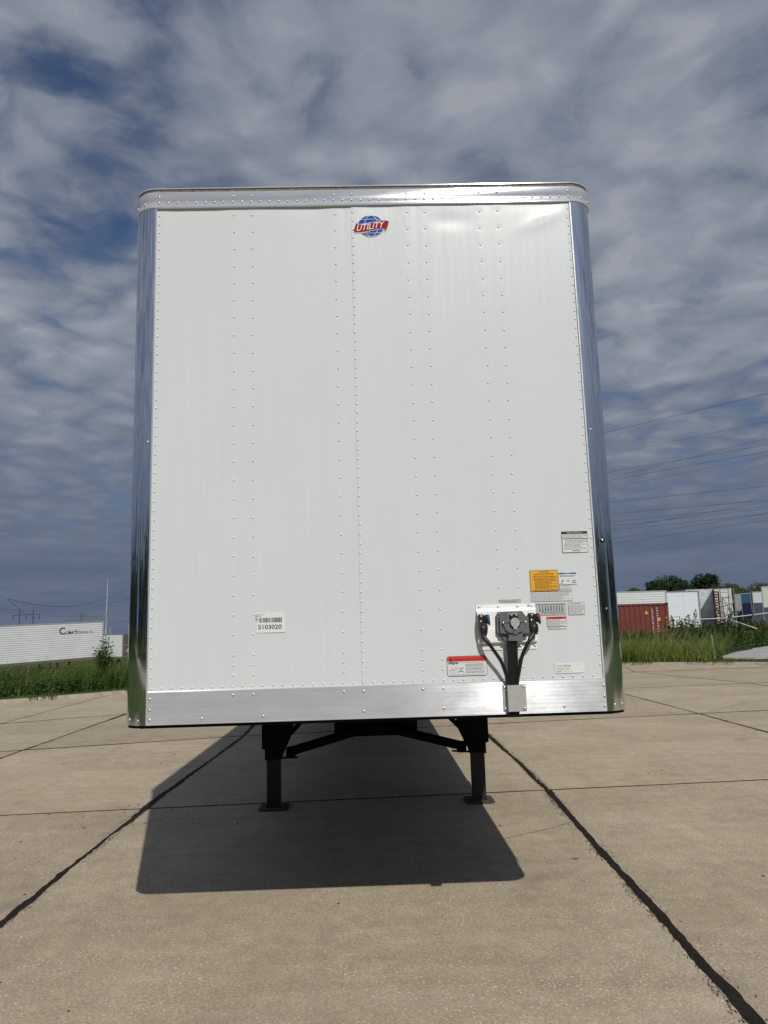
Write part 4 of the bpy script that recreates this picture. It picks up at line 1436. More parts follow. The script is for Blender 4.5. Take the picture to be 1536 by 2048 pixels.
    def picto(mb):
        mb.add([(1.001, Y2, 1.922), (1.006, Y2, 1.920), (1.013, Y2, 1.934), (1.008, Y2, 1.936)], [(0, 1, 2, 3)])
        add_rect(mb, 1.014, 1.062, 1.9265, 1.9270, Y2)
        add_rect(mb, 1.065, 1.076, 1.9240, 1.9300, Y2)
        add_rect(mb, 1.056, 1.082, 1.9155, 1.9185, Y2)
        fine_print(mb, 0.993, 1.010, 1.911, 1.916, 1, Y2, 5)
        fine_print(mb, 1.034, 1.041, 1.921, 1.935, 3, Y2, 6)
    printed(s, 'ink', picto, 'pictogram')
    # ---- patents
    s = sheet('patents_label', 0.9895, 1.0555, 1.8735, 1.9055, 'decal', 'ink', 0.0012)
    printed(s, 'ink', lambda mb: add_text(mb, 'PATENTS', 1.001, 1.044, 1.8960, 1.9025, Y2), 'heading')
    printed(s, 'ink_soft', lambda mb: fine_print(mb, 0.993, 1.052, 1.876, 1.893, 4, Y2, 7), 'small_print')
    # ---- grey block of text
    s = sheet('certification_label', 0.8330, 1.0560, 1.8215, 1.8722, 'decal', 'grey', 0.0012)
    printed(s, 'ink_soft', lambda mb: fine_print(mb, 0.837, 1.052, 1.825, 1.869, 9, Y2, 11, 0.25), 'small_print')
    # ---- silver data plate
    s = sheet('data_plate', 0.8565, 1.0185, 1.7490, 1.8120, 'decal_silver')

    def table(mb):
        r = random.Random(4)
        fine_print(mb, 0.860, 1.012, 1.800, 1.810, 2, Y2, 12, 0.0)
        for c in range(9):
            x = 0.873 + c * 0.0150
            for k in range(9):
                z = 1.795 - k * 0.0034
                w = r.uniform(0.004, 0.0095)
                add_rect(mb, x, x + w, z - 0.0011, z + 0.0011, Y2)
        fine_print(mb, 0.885, 1.005, 1.757, 1.764, 2, Y2, 13, 0.3)
        add_rect(mb, 0.944, 0.956, 1.7515, 1.7540, Y2)
    printed(s, 'ink', table, 'table_print')
    # ---- small bordered label
    s = sheet('bordered_label', 1.0290, 1.1160, 1.7465, 1.8120, 'decal', 'ink', 0.0014)
    printed(s, 'ink', lambda mb: fine_print(mb, 1.040, 1.098, 1.802, 1.809, 1, Y2, 3, 0), 'heading')
    printed(s, 'ink_soft', lambda mb: fine_print(mb, 1.033, 1.113, 1.750, 1.800, 9, Y2, 14), 'small_print')
    # ---- red warning
    s = sheet('warning_decal', 0.9100, 1.0155, 1.6875, 1.7395, 'decal', 'ink', 0.0014)
    printed(s, 'red', lambda mb: add_rect(mb, 0.911, 1.0145, 1.7265, 1.7385, Y2), 'red_header')
    printed(s, 'ink', lambda mb: add_text(mb, 'WARNING', 0.935, 0.992, 1.7285, 1.7365, Y3, bold=0.02), 'header_text')
    printed(s, 'ink_soft', lambda mb: fine_print(mb, 0.914, 1.011, 1.690, 1.7245, 6, Y2, 15), 'small_print')
    s = sheet('strip_label', 0.9165, 1.0130, 1.6750, 1.6865, 'decal', 'grey', 0.001)
    printed(s, 'ink_soft', lambda mb: fine_print(mb, 0.920, 0.985, 1.6775, 1.6845, 1, Y2, 16), 'small_print')
    # ---- cleaning instructions
    s = sheet('cleaning_decal', 0.3690, 0.5800, 1.4460, 1.5490, 'decal', 'ink', 0.0022, r=0.014)
    mb = MB().prism([p for p in rrect(0.3715, 0.5775, 1.4485, 1.5465, 0.0115) if p[1] > 1.53] [::1] + [(0.3715, 1.5225), (0.5775, 1.5225)], 0.0, -0.0015)
    pts = rrect(0.3715, 0.5775, 1.4485, 1.5465, 0.0115)
    topp = [p for p in pts if p[1] > 1.53]
    mb = MB().prism(topp + [(0.3715, 1.5210), (0.5775, 1.5210)], -0.0004, -0.0016)
    mb.build('red_header', 'red', s)

    def cl(mb):
        y = -0.0020
        add_text(mb, 'CLEANING INSTRUCTIONS', 0.4050, 0.5640, 1.5250, 1.5365, y, bold=0.01)
        mb.add([(0.381, y, 1.5235), (0.400, y, 1.5235), (0.3905, y, 1.5405)], [(0, 1, 2)])
        add_text(mb, 'sapa:', 0.3775, 0.4325, 1.5030, 1.5195, y, bold=0.025)
        # crossed-out brush pictogram
        for a, b in (((0.424, 1.4935), (0.4585, 1.4600)), ((0.4555, 1.4920), (0.4265, 1.4595))):
            a = Vector(a); b = Vector(b); d = (b - a).normalized(); nn = Vector((-d.y, d.x)) * 0.0006
            mb.add([((a - nn).x, y, (a - nn).y), ((b - nn).x, y, (b - nn).y), ((b + nn).x, y, (b + nn).y), ((a + nn).x, y, (a + nn).y)], [(0, 1, 2, 3)])
        for (x0, x1, z) in ((0.429, 0.438, 1.4690), (0.444, 0.454, 1.4690)):
            add_rect(mb, x0, x1, z - 0.0015, z + 0.002, y)
        mb.add([(0.441, y, 1.4835), (0.455, y, 1.4870), (0.4555, y, 1.4895), (0.441, y, 1.4860)], [(0, 1, 2, 3)])
    printed(s, 'ink', cl, 'lettering')

    def cl2(mb):
        y = -0.0020
        fine_print(mb, 0.438, 0.572, 1.5130, 1.5175, 1, y, 21, 0)
        fine_print(mb, 0.466, 0.572, 1.4930, 1.5090, 3, y, 22, .1)
        fine_print(mb, 0.466, 0.566, 1.4740, 1.4900, 3, y, 23)
        fine_print(mb, 0.466, 0.566, 1.4600, 1.4710, 2, y, 24)
        fine_print(mb, 0.385, 0.565, 1.4520, 1.4550, 1, y, 25, 0)
        # spray hand and panel sketch
        for (a, b) in (((0.382, 1.4630), (0.416, 1.4630)), ((0.382, 1.4630), (0.380, 1.4760)), ((0.380, 1.4760), (0.416, 1.4760)), ((0.416, 1.4760), (0.417, 1.4630)),
                       ((0.386, 1.4770), (0.392, 1.4890)), ((0.392, 1.4890), (0.402, 1.4760)), ((0.400, 1.4800), (0.414, 1.4930)), ((0.414, 1.4930), (0.421, 1.4860)), ((0.421, 1.4860), (0.408, 1.4770))):
            a = Vector(a); b = Vector(b); d = (b - a).normalized(); nn = Vector((-d.y, d.x)) * 0.0006
            mb.add([((a - nn).x, y, (a - nn).y), ((b - nn).x, y, (b - nn).y), ((b + nn).x, y, (b + nn).y), ((a + nn).x, y, (a + nn).y)], [(0, 1, 2, 3)])
    printed(s, 'ink_soft', cl2, 'small_print')
    # ---- white serial label low on the right
    s = sheet('serial_label', 0.9365, 1.0895, 1.4450, 1.4935, 'decal_clear')
    printed(s, 'ink_soft', lambda mb: (add_text(mb, 'CY2412090188', 0.9420, 1.0210, 1.4755, 1.4880, Y2), add_text(mb, 'ULTRANA 1390', 0.9430, 1.0120, 1.4610, 1.4705, Y2), fine_print(mb, 0.978, 1.030, 1.4530, 1.4560, 1, Y2, 2, 0), add_rect(mb, 1.0550, 1.0720, 1.4885, 1.4900, Y2)), 'serial_print')
    printed(s, 'ink', lambda mb: add_rect(mb, 0.944, 0.971, 1.4520, 1.4545, Y2), 'serial_bar')
    # ---- print above the plate
    mb = MB()
    fine_print(mb, 0.659, 0.778, 1.8190, 1.8380, 3, -0.0005, 31, 0.1)
    mb.build('stencilled_print', 'ink_soft', T)['kind'] = 'stuff'


TR = build_trailer()


def settle(o):
    """bring the connectors and hoses to their true stand-off from the wall, keeping their place on it"""
    done = set()
    stack = [o]
    while stack:
        c = stack.pop()
        stack += list(c.children)
        if c.data is None or c.data in done or c.data.users > 1:
            if c.location.y < -0.0236:
                c.location.y = -0.0236 + (c.location.y + 0.0236) * 0.60
            continue
        done.add(c.data)
        for v in c.data.vertices:
            if v.co.y < -0.0236:
                ny = -0.0236 + (v.co.y + 0.0236) * 0.60
                k = 1 + (ny - v.co.y) / 3.84
                v.co.x *= k
                v.co.z = 1.7188 + (v.co.z - 1.7188) * k
                v.co.y = ny
        c.data.update()


for _o in TR.children:
    if _o.name.split('.')[0] in ('connector_box', 'air_coupling', 'air_hose', 'hose_fitting', 'power_cable'):
        settle(_o)


# ================================================================== PARKED TRAILERS AND CONTAINER
def ribs_side(mb, L, z0, z1, y, n, depth=0.05, frac=0.80):
    """horizontal planks: proud boards with grooves between them"""
    h = (z1 - z0) / n
    prof = [(y + 0.12, z0)]
    for k in range(n):
        a = z0 + k * h
        prof += [(y + depth, a), (y, a + h * (1 - frac) * 0.5), (y, a + h * (1 - (1 - frac) * 0.5)), (y + depth, a + h)]
    prof += [(y + 0.12, z1)]
    mb.prism(prof, 0, L, 'x')


def corrug_side(mb, L, z0, z1, y, pitch=0.28, depth=0.04):
    n = int(L / pitch)
    pts = []
    for k in range(n):
        a = L * k / n; p = L / n
        pts += [(a, y), (a + p * 0.26, y), (a + p * 0.5, y + depth), (a + p * 0.76, y + depth)]
    pts += [(L, y), (L, y + 0.08), (0, y + 0.08)]
    mb.prism(pts, z0, z1, 'z')


def wheelset(T, x, y0, y1, zg, r=0.5):
    for y in (y0 + 0.25, y1 - 0.25):
        mb = MB()
        n = 20
        for (rr, dy) in ((r * 0.55, -0.14), (r * 0.9, -0.15), (r, -0.1), (r, 0.1), (r * 0.9, 0.15), (r * 0.55, 0.14)):
            mb.v += [(x + rr * math.cos(2 * math.pi * k / n), y + dy, zg + r + rr * math.sin(2 * math.pi * k / n)) for k in range(n)]
        for i in range(5):
            for k in range(n):
                mb.f.append((i * n + k, i * n + (k + 1) % n, (i + 1) * n + (k + 1) % n, (i + 1) * n + k)); mb.sm.append(True)
        w = mb.build('wheel', 'tyre', T)
        MB().prism([(x + r * 0.56 * math.cos(2 * math.pi * k / 16), zg + r + r * 0.56 * math.sin(2 * math.pi * k / 16)) for k in range(16)], y - 0.1, y + 0.1).build('rim', 'rim', w)


def parked(label, loc, ang, L, H0, H1, zg, side='ribs', nr=16, mat='white', tilt=0.0, group=None, wid=2.55, end='lgrey', wheels=(), rail='brown_grey', name='parked_trailer'):
    """local frame: x along the visible side, y away from the viewer, z up; H0..H1 is the box, zg the ground"""
    T = thing(name, label, 'trailer', loc, (0, -tilt, ang), group)
    mb = MB()
    if side == 'ribs': ribs_side(mb, L - 0.1, H0, H1 - 0.10, 0.0, nr)
    elif side == 'flat':
        n = max(1, int((L - 0.1) / 1.2))
        for k in range(n):
            mb.box(((L - 0.1) * k / n + 0.004, 0.0, H0), ((L - 0.1) * (k + 1) / n - 0.004, 0.12, H1 - 0.1))
    o = mb.build('side_wall', mat, T); o.location = (0.05, 0, 0)
    o2 = mb.build('side_wall', mat, T)
    o2.location = (L - 0.05, wid, 0); o2.rotation_euler = (0, 0, math.pi)
    MB().box((0, -0.015, H1 - 0.10), (L, wid + 0.015, H1)).build('roof', end if end else mat, T)
    MB().box((0, 0.0, H0 - 0.18), (L, wid, H0)).build('bottom_rail', rail, T)
    for x in (0, L - 0.12):
        MB().box((x, -0.02, H0 - 0.02), (x + 0.12, 0.16, H1 - 0.1)).build('corner_post', end, T)
        MB().box((x, wid - 0.16, H0 - 0.02), (x + 0.12, wid + 0.02, H1 - 0.1)).build('corner_post', end, T)
        MB().box((x + 0.03, 0.16, H0), (x + 0.09, wid - 0.16, H1 - 0.1)).build('end_wall', mat, T)
    for wx in wheels:
        wheelset(T, wx, 0.0, wid, zg)
    if L > 8:
        for y in (0.35, wid - 0.35):
            xx = L - 2.6 if (wheels and wheels[0] < L / 2) else 2.6
            MB().box((xx - 0.07, y - 0.07, zg), (xx + 0.07, y + 0.07, H0 - 0.18)).build('landing_leg', 'dark', T)
    return T


# left: long white trailer with horizontal planking and lettering
ang = math.atan2(0.76, 0.65)
tl = parked('long white ribbed trailer with dark lettering, parked behind tall grass left of the big trailer', (-31.5, 42.9, 0), ang, 16.15, -0.42, 2.30, -1.45, 'ribs', 17, tilt=rad(1.45), wheels=(1.6, 2.9), end='lgrey', name='lettered_trailer')
mb = MB()
add_text(mb, 'C', 12.55, 13.02, 1.42, 1.95, -0.012, bold=0.015)
add_text(mb, 'LIMATE', 13.06, 14.02, 1.42, 1.67, -0.012, bold=0.02)
add_text(mb, 'Express, Inc.', 14.12, 15.25, 1.38, 1.63, -0.012)
mb.build('lettering', 'ink', tl)
# lower edge of a second row of boxes seen under it
p2 = parked('shorter looking white ribbed trailer half hidden behind the sapling, with grey doors', (-45.9, 95.4, 0), rad(-20), 15.9, -1.16, 1.62, -2.6, 'ribs', 15, wheels=(13.5, 12.2), end='grey', name='far_trailer')
for k, z in enumerate((-0.55, 0.2)):
    MB().box((15.905, 0.2, z), (15.935, 2.3, z + 0.09)).build('door_bar', 'lgrey', p2)
MB().box((15.89, 0.12, -1.1), (15.904, 2.42, 1.5)).build('rear_door', 'brown_grey', p2)
MB().prism([(1.0, -0.85), (1.35, -0.5), (1.0, -0.15), (0.65, -0.5)][::-1], 15.905, 15.93, 'x').build('placard', 'decal', p2)

# right: red shipping container
C = thing('shipping_container', 'rust red corrugated shipping container beyond the weeds right of the big trailer', 'container', (4.36, 37.1, 0))
mb = MB(); corrug_side(mb, 11.9, 0.16, 2.42, 0.02); o = mb.build('side_wall', 'container_red', C); o.location = (0.145, 0, 0)
mb2 = MB(); corrug_side(mb2, 11.9, 0.16, 2.42, 0.02); o = mb2.build('side_wall', 'container_red', C); o.location = (12.045, 2.44, 0); o.rotation_euler = (0, 0, math.pi)
MB().box((0, 0, 2.42), (12.19, 2.44, 2.52)).build('roof', 'container_red', C)
MB().box((0, 0, 0.03), (12.19, 2.44, 0.16)).build('floor_frame', 'container_red', C)
for x in (0, 12.04):
    for y in (0, 2.29):
        MB().box((x, y, 0.0), (x + 0.15, y + 0.15, 2.53)).build('corner_post', 'container_red', C)
    MB().box((x + 0.04, 0.15, 0.16), (x + 0.1, 2.29, 2.42)).build('end_wall', 'container_red', C)
mb = MB(); mb.prism([(10.83, 1.93), (11.06, 1.93), (10.945, 2.13)], 0.010, 0.004); mb.build('warning_triangle', 'yellow', C)
mb = MB()
for k in range(14): mb.box((11.24, 0.004, 2.18 - k * 0.1), (11.27 + (k % 3) * 0.02, 0.012, 2.23 - k * 0.1))
for k in range(10): mb.box((11.52, 0.004, 2.22 - k * 0.14), (11.56 + (k % 2) * 0.03, 0.012, 2.28 - k * 0.14))
mb.build('stencilled_print', 'decal', C)['kind'] = 'stuff'
MB().box((11.56, 0.003, 1.55), (11.70, 0.012, 1.72)).build('yellow_patch', 'yellow', C)

GR = 'trailers parked in the yard on the right'
parked('white trailer with horizontal planking standing behind the red container', (10.2, 55.0, 0), rad(-2), 13.35, 1.1, 3.85, 0.1, 'ribs', 14, group=GR, wheels=(2, 3.3))
parked('smooth pale trailer between the red container and the dented aluminium one', (16.0, 58.9, 0), rad(-1), 12.0, 0.80, 3.90, -0.2, 'flat', mat='cool_white', group=GR, wheels=(9.5, 10.8), end='grey')
al = parked('bare aluminium trailer with dented shiny front wall beside a rusty rack', (27.95, 61.2, 0), 0, 2.5, 0.85, 4.10, 0.0, 'flat', mat='foil', group=GR, wid=6.0, end='foil')
MB().box((0.05, -1.0, 0.1), (0.72, -0.05, 1.95), 0.05).build('front_cabinet', 'dark', al)
MB().box((0.0, -1.05, 1.95), (0.76, -0.03, 2.20), 0.08).build('cabinet_hood', 'white', al)
# rusty stake rack
rk = thing('rusty_rack', 'tall rusty brown lattice rack between aluminium trailer and white ladder trailer', 'rack', (28.75, 57.6, 0), (0, 0, rad(5)))
MB().box((0, 0, 0), (0.10, 0.12, 3.95)).build('upright', 'rust', rk)
MB().box((0.42, 0, 0), (0.50, 0.12, 3.75)).build('upright', 'rust', rk)
for k in range(15):
    z = 0.5 + k * 0.225
    MB().box((0.0, -0.03 - 0.02 * (k % 3), z), (0.30 + 0.12 * ((k * 7) % 3) / 2, 0.15, z + random.uniform(0.10, 0.17))).build('slat', 'rust', rk)
wt = parked('white trailer end with steel ladders and a cross brace in front of it', (29.2, 58.4, 0), rad(-22), 1.32, 1.15, 3.98, 0.1, 'flat', mat='white', group=GR, wid=8.0, end='cream')
ldr = thing('steel_ladder', 'dark steel ladder with diagonal braces leaning on the white trailer end', 'ladder', (29.0, 57.6, 0), (0, 0, rad(-10)))
for x in (0.28, 0.92, 1.35):
    MB().tube([(x, 0, 0.3), (x + 0.02, 0, 4.0)], 0.035, 6).build('rail', 'grey', ldr)
for k in range(7):
    MB().tube([(0.28, 0, 0.9 + k * 0.46), (0.92, 0, 0.9 + k * 0.46)], 0.028, 6).build('rung', 'grey', ldr)
MB().tube([(0.3, -0.05, 0.5), (1.4, -0.05, 3.2)], 0.03, 6).build('brace', 'grey', ldr)
MB().tube([(1.4, -0.05, 0.5), (0.5, -0.05, 3.2)], 0.03, 6).build('brace', 'grey', ldr)
MB().tube([(0.28, -0.05, 3.2), (1.7, -0.05, 3.3)], 0.03, 6).build('brace', 'grey', ldr)


def nose_up(label, px, y, w, ztop, zsplit, zbot, up, lowm, ang=0.0, name='parked_trailer', cat='trailer', group=GR, depth=9.0):
    T = thing(name, label, cat, (px, y, 0), (0, 0, ang), group)
    MB().box((0, 0, zsplit), (w, 0.12, ztop - 0.12), 0.03).build('upper_panel', up, T)
    MB().box((0, 0.01, zbot), (w, 0.12, zsplit - 0.02), 0.03).build('shaded_lower_panel', lowm, T)  # shadow over the lower front, put in as a darker panel colour
    MB().box((-0.06, 0.0, zbot), (-0.005, 0.16, ztop)).build('corner_post', 'lgrey', T)
    MB().box((w + 0.005, 0.0, zbot), (w + 0.06, 0.16, ztop)).build('corner_post', 'lgrey', T)
    MB().box((0.0, -0.01, ztop - 0.115), (w, 0.16, ztop)).build('top_rail', 'lgrey', T)
    MB().box((-0.03, 0.165, zbot + 0.1), (w + 0.03, depth, ztop - 0.02)).build('body', 'slate', T)
    for x in (0.1, w - 0.3):
        MB().box((x, 1.6, 0.0), (x + 0.2, 1.8, zbot + 0.1)).build('landing_leg', 'dark', T)
    return T


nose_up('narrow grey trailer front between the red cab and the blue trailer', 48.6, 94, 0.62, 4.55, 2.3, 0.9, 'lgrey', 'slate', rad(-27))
nose_up('blue trailer front with lower half coloured darker as shade, in the row by the trees', 55.1, 105.2, 1.25, 4.95, 3.45, 0.75, 't_blue', 't_blue_shade', rad(-27))
nose_up('white trailer front with shade coloured into its lower half, right of the blue one', 47.0, 86.3, 0.98, 4.55, 3.15, 0.55, 'white', 'slate', rad(-28))
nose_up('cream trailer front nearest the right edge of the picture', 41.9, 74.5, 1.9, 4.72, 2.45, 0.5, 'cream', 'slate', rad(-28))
# red truck and small white truck between the rows
def cab(label, loc, ang, s, body, low):
    T = thing('truck_cab', label, 'truck', loc, (0, 0, ang))
    MB().prism([(-1.1 * s, 1.0 * s), (1.1 * s, 1.0 * s), (1.1 * s, 2.9 * s), (0.85 * s, 3.5 * s), (0.4 * s, 3.75 * s), (-0.4 * s, 3.75 * s), (-0.85 * s, 3.5 * s), (-1.1 * s, 2.9 * s)], 0, 2.6 * s).build('body', body, T)
    MB().box((-0.95 * s, -0.03, 1.9 * s), (0.95 * s, -0.004, 2.6 * s)).build('windscreen', 'glass', T)
    MB().box((-1.05 * s, -0.9 * s, 0.5 * s), (1.05 * s, -0.04, 1.7 * s), 0.08 * s).build('bonnet', body, T)
    MB().box((-0.5 * s, -0.94 * s, 0.7 * s), (0.5 * s, -0.905 * s, 1.5 * s)).build('grille', low, T)
    MB().box((-1.1 * s, -1.0 * s, 0.3 * s), (1.1 * s, -0.91 * s, 0.55 * s)).build('bumper', low, T)
    for x in (-0.85, 0.85):
        MB().dome((x * s, -0.91 * s, 1.05 * s), 0.13 * s, 0.06 * s).build('headlight', 'decal', T)
    for yy in (-0.4, 2.0):
        for x in (-0.95, 0.95):
            mb = MB(); lathe_x(mb, [(0.2 * s, -0.13 * s), (0.48 * s, -0.13 * s), (0.5 * s, 0), (0.48 * s, 0.13 * s), (0.2 * s, 0.13 * s)], (x * s, yy * s, 0.5 * s), 16)
            mb.build('wheel', 'tyre', T)
    return T


cab('red truck with rounded roof fairing standing among parked trailers', (49.3, 100.5, 0.0), rad(62), 1.12, 'truck_red', 'truck_red_shade')
cab('small white truck behind the white ladder trailer', (42.6, 88.0, 0.0), rad(40), 0.95, 'white', 'dark')

# yellow safety rail in front of the container end
yr = thing('safety_rail', 'low faded yellow tubular rail standing at the end of the red container', 'rail', (15.6, 35.2, 0.0))
for x in (0.0, 0.36, 0.74):
    MB().tube([(x, 0, 0), (x, 0, 1.75)], 0.022, 6).build('post', 'yellow_steel', yr)
for z in (1.08, 1.32, 1.72):
    MB().tube([(0, 0, z), (0.74, 0, z + 0.02)], 0.02, 6).build('bar', 'yellow_steel', yr)
# pipe fence
pf = thing('pipe_fence', 'grey pipe fence rail on posts running through the weeds at the right', 'fence', (14.9, 32.2, 0))
MB().tube([(0, 0, 1.56), (2.45, 0, 1.60), (5.5, 0.3, 1.86), (9, 0.8, 2.0)], 0.030, 8).build('rail', 'lgrey', pf)
for x, h, r in ((0.05, 1.58, 0.025), (2.45, 1.90, 0.032), (2.62, 1.80, 0.02), (5.5, 1.9, 0.035), (8.8, 2.0, 0.035)):
    MB().tube([(x, 0.06 + (0.3 if x > 5 else 0), 0.0), (x, 0.06 + (0.3 if x > 5 else 0), h)], r, 8).build('post', 'grey', pf)
MB().tube([(2.45, 0, 1.60), (3.75, -0.4, 1.05)], 0.025, 8).build('brace', 'lgrey', pf)
MB().tube([(2.2, 0, 1.40), (3.0, 0, 1.42)], 0.025, 8).build('short_rail', 'grey', pf)
po = thing('old_post', 'short leaning grey post standing in the bright green weeds', 'post', (13.0, 24.3, 0.1), (0, rad(-4), 0))
MB().prism([(-0.025, -0.025), (0.025, -0.025), (0.025, 0.025), (-0.025, 0.025)], 0, 0.90, 'z').build('shaft', 'grey', po)
MB().dome((0, 0, 0.90), 0.03, 0.03, (0, 0, 1)).build('cap', 'grey', po)


# ================================================================== POWER LINES
def ray(px, py):
    return (CF + CR * (px - 768) / FPX - CU * (py - 1024) / FPX)


def at_depth(px, py, d):
    return CAM + ray(px, py) * d


def hit_plan(px, py, A, B):
    """where the sight line meets the vertical plane through A and B (plan points); returns station s and height"""
    r = ray(px, py)
    d = Vector((B[0] - A[0], B[1] - A[1]))
    # CAM + t r = A + s d
    det = r.x * (-d.y) + d.x * r.y
    bx, by = A[0] - CAM.x, A[1] - CAM.y
    t = (bx * (-d.y) + d.x * by) / det
    s = (r.x * by - r.y * bx) / det
    return s, CAM.z + t * r.z


WG = 'power lines crossing the sky'
wires = [(862, 787, 1222, -9), (909, 843, 1224, -6), (943.5, 889.5, 1223, -3), (955, 876, 1226, -2), (960, 903, 1225, 0), (976, 912, 1227, 3),
         (1004, 972, 1230, 5), (1028, 1000, 1231, 7), (1044, 1012, 1234, 8), (1053, 1016, 1236, 9), (1059, 1003, 1237, 10), (1061, 1027, 1238, 11), (1078, 1027, 1240, 12), (1088, 1040, 1242, 14)]
words_ = ['topmost', 'second highest', 'third highest', 'fourth highest', 'fifth highest', 'sixth highest', 'seventh highest', 'eighth highest', 'sixth from the bottom', 'fifth from the bottom', 'fourth from the bottom', 'third from the bottom', 'second lowest', 'lowest']
for (ym, yr_, yl_, off), wd in zip(wires, words_):
    A = (-185 + off * 0.4, 690 + off * 1.5); B = (78 + off * 0.9, 120 + off * 0.5)
    s0, z0 = hit_plan(166, yl_, A, B)
    s1, z1 = hit_plan(1222, ym, A, B)
    s2, z2 = hit_plan(1536, yr_, A, B)
    co = np.polyfit([s0, s1, s2], [z0, z1, z2], 2)
    pts = []
    for k in range(61):
        s = s0 + (s2 + 0.12 - s0) * k / 60
        s_ = min(s, s2 + 0.12)
        pts.append((A[0] + (B[0] - A[0]) * s_, A[1] + (B[1] - A[1]) * s_, float(np.polyval(co, s_))))
    mb = MB().tube(pts, 0.030 if wd not in ('second highest', 'fourth highest', 'sixth highest') else 0.024, 4, cap=False)
    o = mb.build('power_line', 'wire')
    tag(o, wd + ' of the power lines crossing the sky right of the trailer', 'power line', WG)


def span(p, q, sag, label, r=0.05):
    p = Vector(p); q = Vector(q)
    pts = []
    for k in range(25):
        t = k / 24
        c = p + (q - p) * t
        c.z -= sag * 4 * t * (1 - t)
        pts.append(c)
    tag(MB().tube(pts, r, 4, cap=False).build('power_line', 'wire'), label, 'power line', 'power lines at the left')


# lattice tower with wide arms, far off at the left
def lattice(label, base, h, wb, wt, arms, mat='tower', r=0.12):
    T = thing('lattice_tower', label, 'pylon', base)
    zs = [h * f for f in (0, 0.25, 0.45, 0.62, 0.78, 1.0)]
    ws = [wb + (wt - wb) * min(1, f / 0.62) for f in (0, 0.25, 0.45, 0.62, 0.78, 1.0)]
    for sx in (-1, 1):
        for sy in (-1, 1):
            MB().tube([(sx * w, sy * w, z) for w, z in zip(ws, zs)], r, 4).build('leg', mat, T)
    for k in range(5):
        for sy in (-1, 1):
            MB().tube([(-ws[k], sy * ws[k], zs[k]), (ws[k + 1], sy * ws[k + 1], zs[k + 1])], r * 0.7, 4).build('brace', mat, T)
            MB().tube([(ws[k], sy * ws[k], zs[k]), (-ws[k + 1], sy * ws[k + 1], zs[k + 1])], r * 0.7, 4).build('brace', mat, T)
    for z, w in arms:
        MB().tube([(-w, 0, z), (-wt, 0, z + 0.7), (wt, 0, z + 0.7), (w, 0, z)], r, 4).build('arm', mat, T)
        MB().tube([(-w, 0, z), (w, 0, z)], r, 4).build('arm', mat, T)
    return T


b = at_depth(163, 1242, 690)
lattice('distant lattice pylon with two wide arms above the lettered trailer', (b.x, b.y, -3.0), at_depth(163, 1225, 690).z + 3.0, 2.6, 1.2, [(at_depth(163, 1227.5, 690).z + 3, 6.0), (at_depth(163, 1229.5, 690).z + 3, 8.2)], r=0.2)
b = at_depth(220, 1262, 1100)
lattice('very distant pale pylon above the half hidden trailer at the left', (b.x, b.y, -3.0), at_depth(220, 1255, 1100).z + 3.0, 3.0, 1.0, [(at_depth(220, 1258, 1100).z + 3, 5.0)], 'pole_pale', 0.15)
# H-frame with three hanging insulators
hb = at_depth(52, 1247, 300)
zt_ = at_depth(38, 1220, 300).z; za = at_depth(38, 1230, 300).z
hf = thing('pole_structure', 'dark H-shaped pole structure with three hanging insulators at the far left', 'power pole', (hb.x, hb.y, -2.8))
for dx in (-2.75, 2.75):
    MB().tube([(dx, 0, 0), (dx, 0, zt_ + 2.8)], 0.20, 6, r2=0.14).build('pole', 'tower_dark', hf)
MB().tube([(-5.5, 0, za + 2.8), (5.5, 0, za + 3.0)], 0.13, 6).build('crossarm', 'tower_dark', hf)
for dx in (-5.4, 0, 5.4):
    MB().tube([(dx, 0, za + 2.9), (dx, 0, za + 0.9)], 0.14, 6).build('insulator', 'tower_dark', hf)
# tall pale steel pole
b = at_depth(212, 1241, 250)
tp = thing('steel_pole', 'tall pale tapering steel power pole rising behind the end of the lettered trailer', 'power pole', (b.x, b.y, -3.0))
ztop = at_depth(213.5, 1157, 250).z
MB().tube([(0, 0, 0), (0.25, 0, ztop + 3)], 0.42, 8, r2=0.14).build('pole', 'pole_pale', tp)
for py in (1158, 1172, 1182.5, 1193):
    z = at_depth(213, py, 250).z + 3
    MB().tube([(0.2, 0, z), (1.3, 0, z + 0.05)], 0.09, 5).build('insulator', 'tower', tp)
# pole just outside the left edge with arms reaching into view
b = at_depth(-26, 1270, 150)
np_ = thing('armed_pole', 'steel power pole at the left edge whose arms reach into the sky', 'power pole', (b.x, b.y, -2.8))
MB().tube([(0, 0, 0), (0, 0, at_depth(-26, 1160, 150).z + 2.8)], 0.3, 8, r2=0.16).build('pole', 'tower', np_)
for (px, py) in ((20, 1178), (15, 1196), (15, 1221)):
    q = at_depth(px, py, 150)
    q0 = at_depth(-26, py - 4, 150)
    a = (q.x - b.x, q.y - b.y, q.z + 2.8)
    MB().tube([(0, 0, q0.z + 2.8), a], 0.07, 5).build('arm', 'tower', np_)
    MB().tube([(0, 0, q0.z + 2.8), (-a[0], -a[1], a[2])], 0.07, 5).build('arm', 'tower', np_)
    MB().tube([a, (a[0], a[1], a[2] - 0.55)], 0.07, 5).build('insulator', 'tower', np_)
pA = at_depth(15, 1197, 150)
pB = at_depth(217, 1193.5, 250)
span(pA, pB, 2.4, 'sagging line from the left edge to the tall pale pole')
span(at_depth(217, 1193.5, 250), at_depth(300, 1160, 240), 0.2, 'line rising from the tall pale pole towards the big trailer')
span(at_depth(16, 1199, 150), at_depth(80, 1238, 300), 0.8, 'line falling from the left edge to the H-shaped poles')
span(at_depth(-30, 1210, 150), at_depth(38, 1220, 300), 0.3, 'short line reaching the left pole of the H-shaped structure')
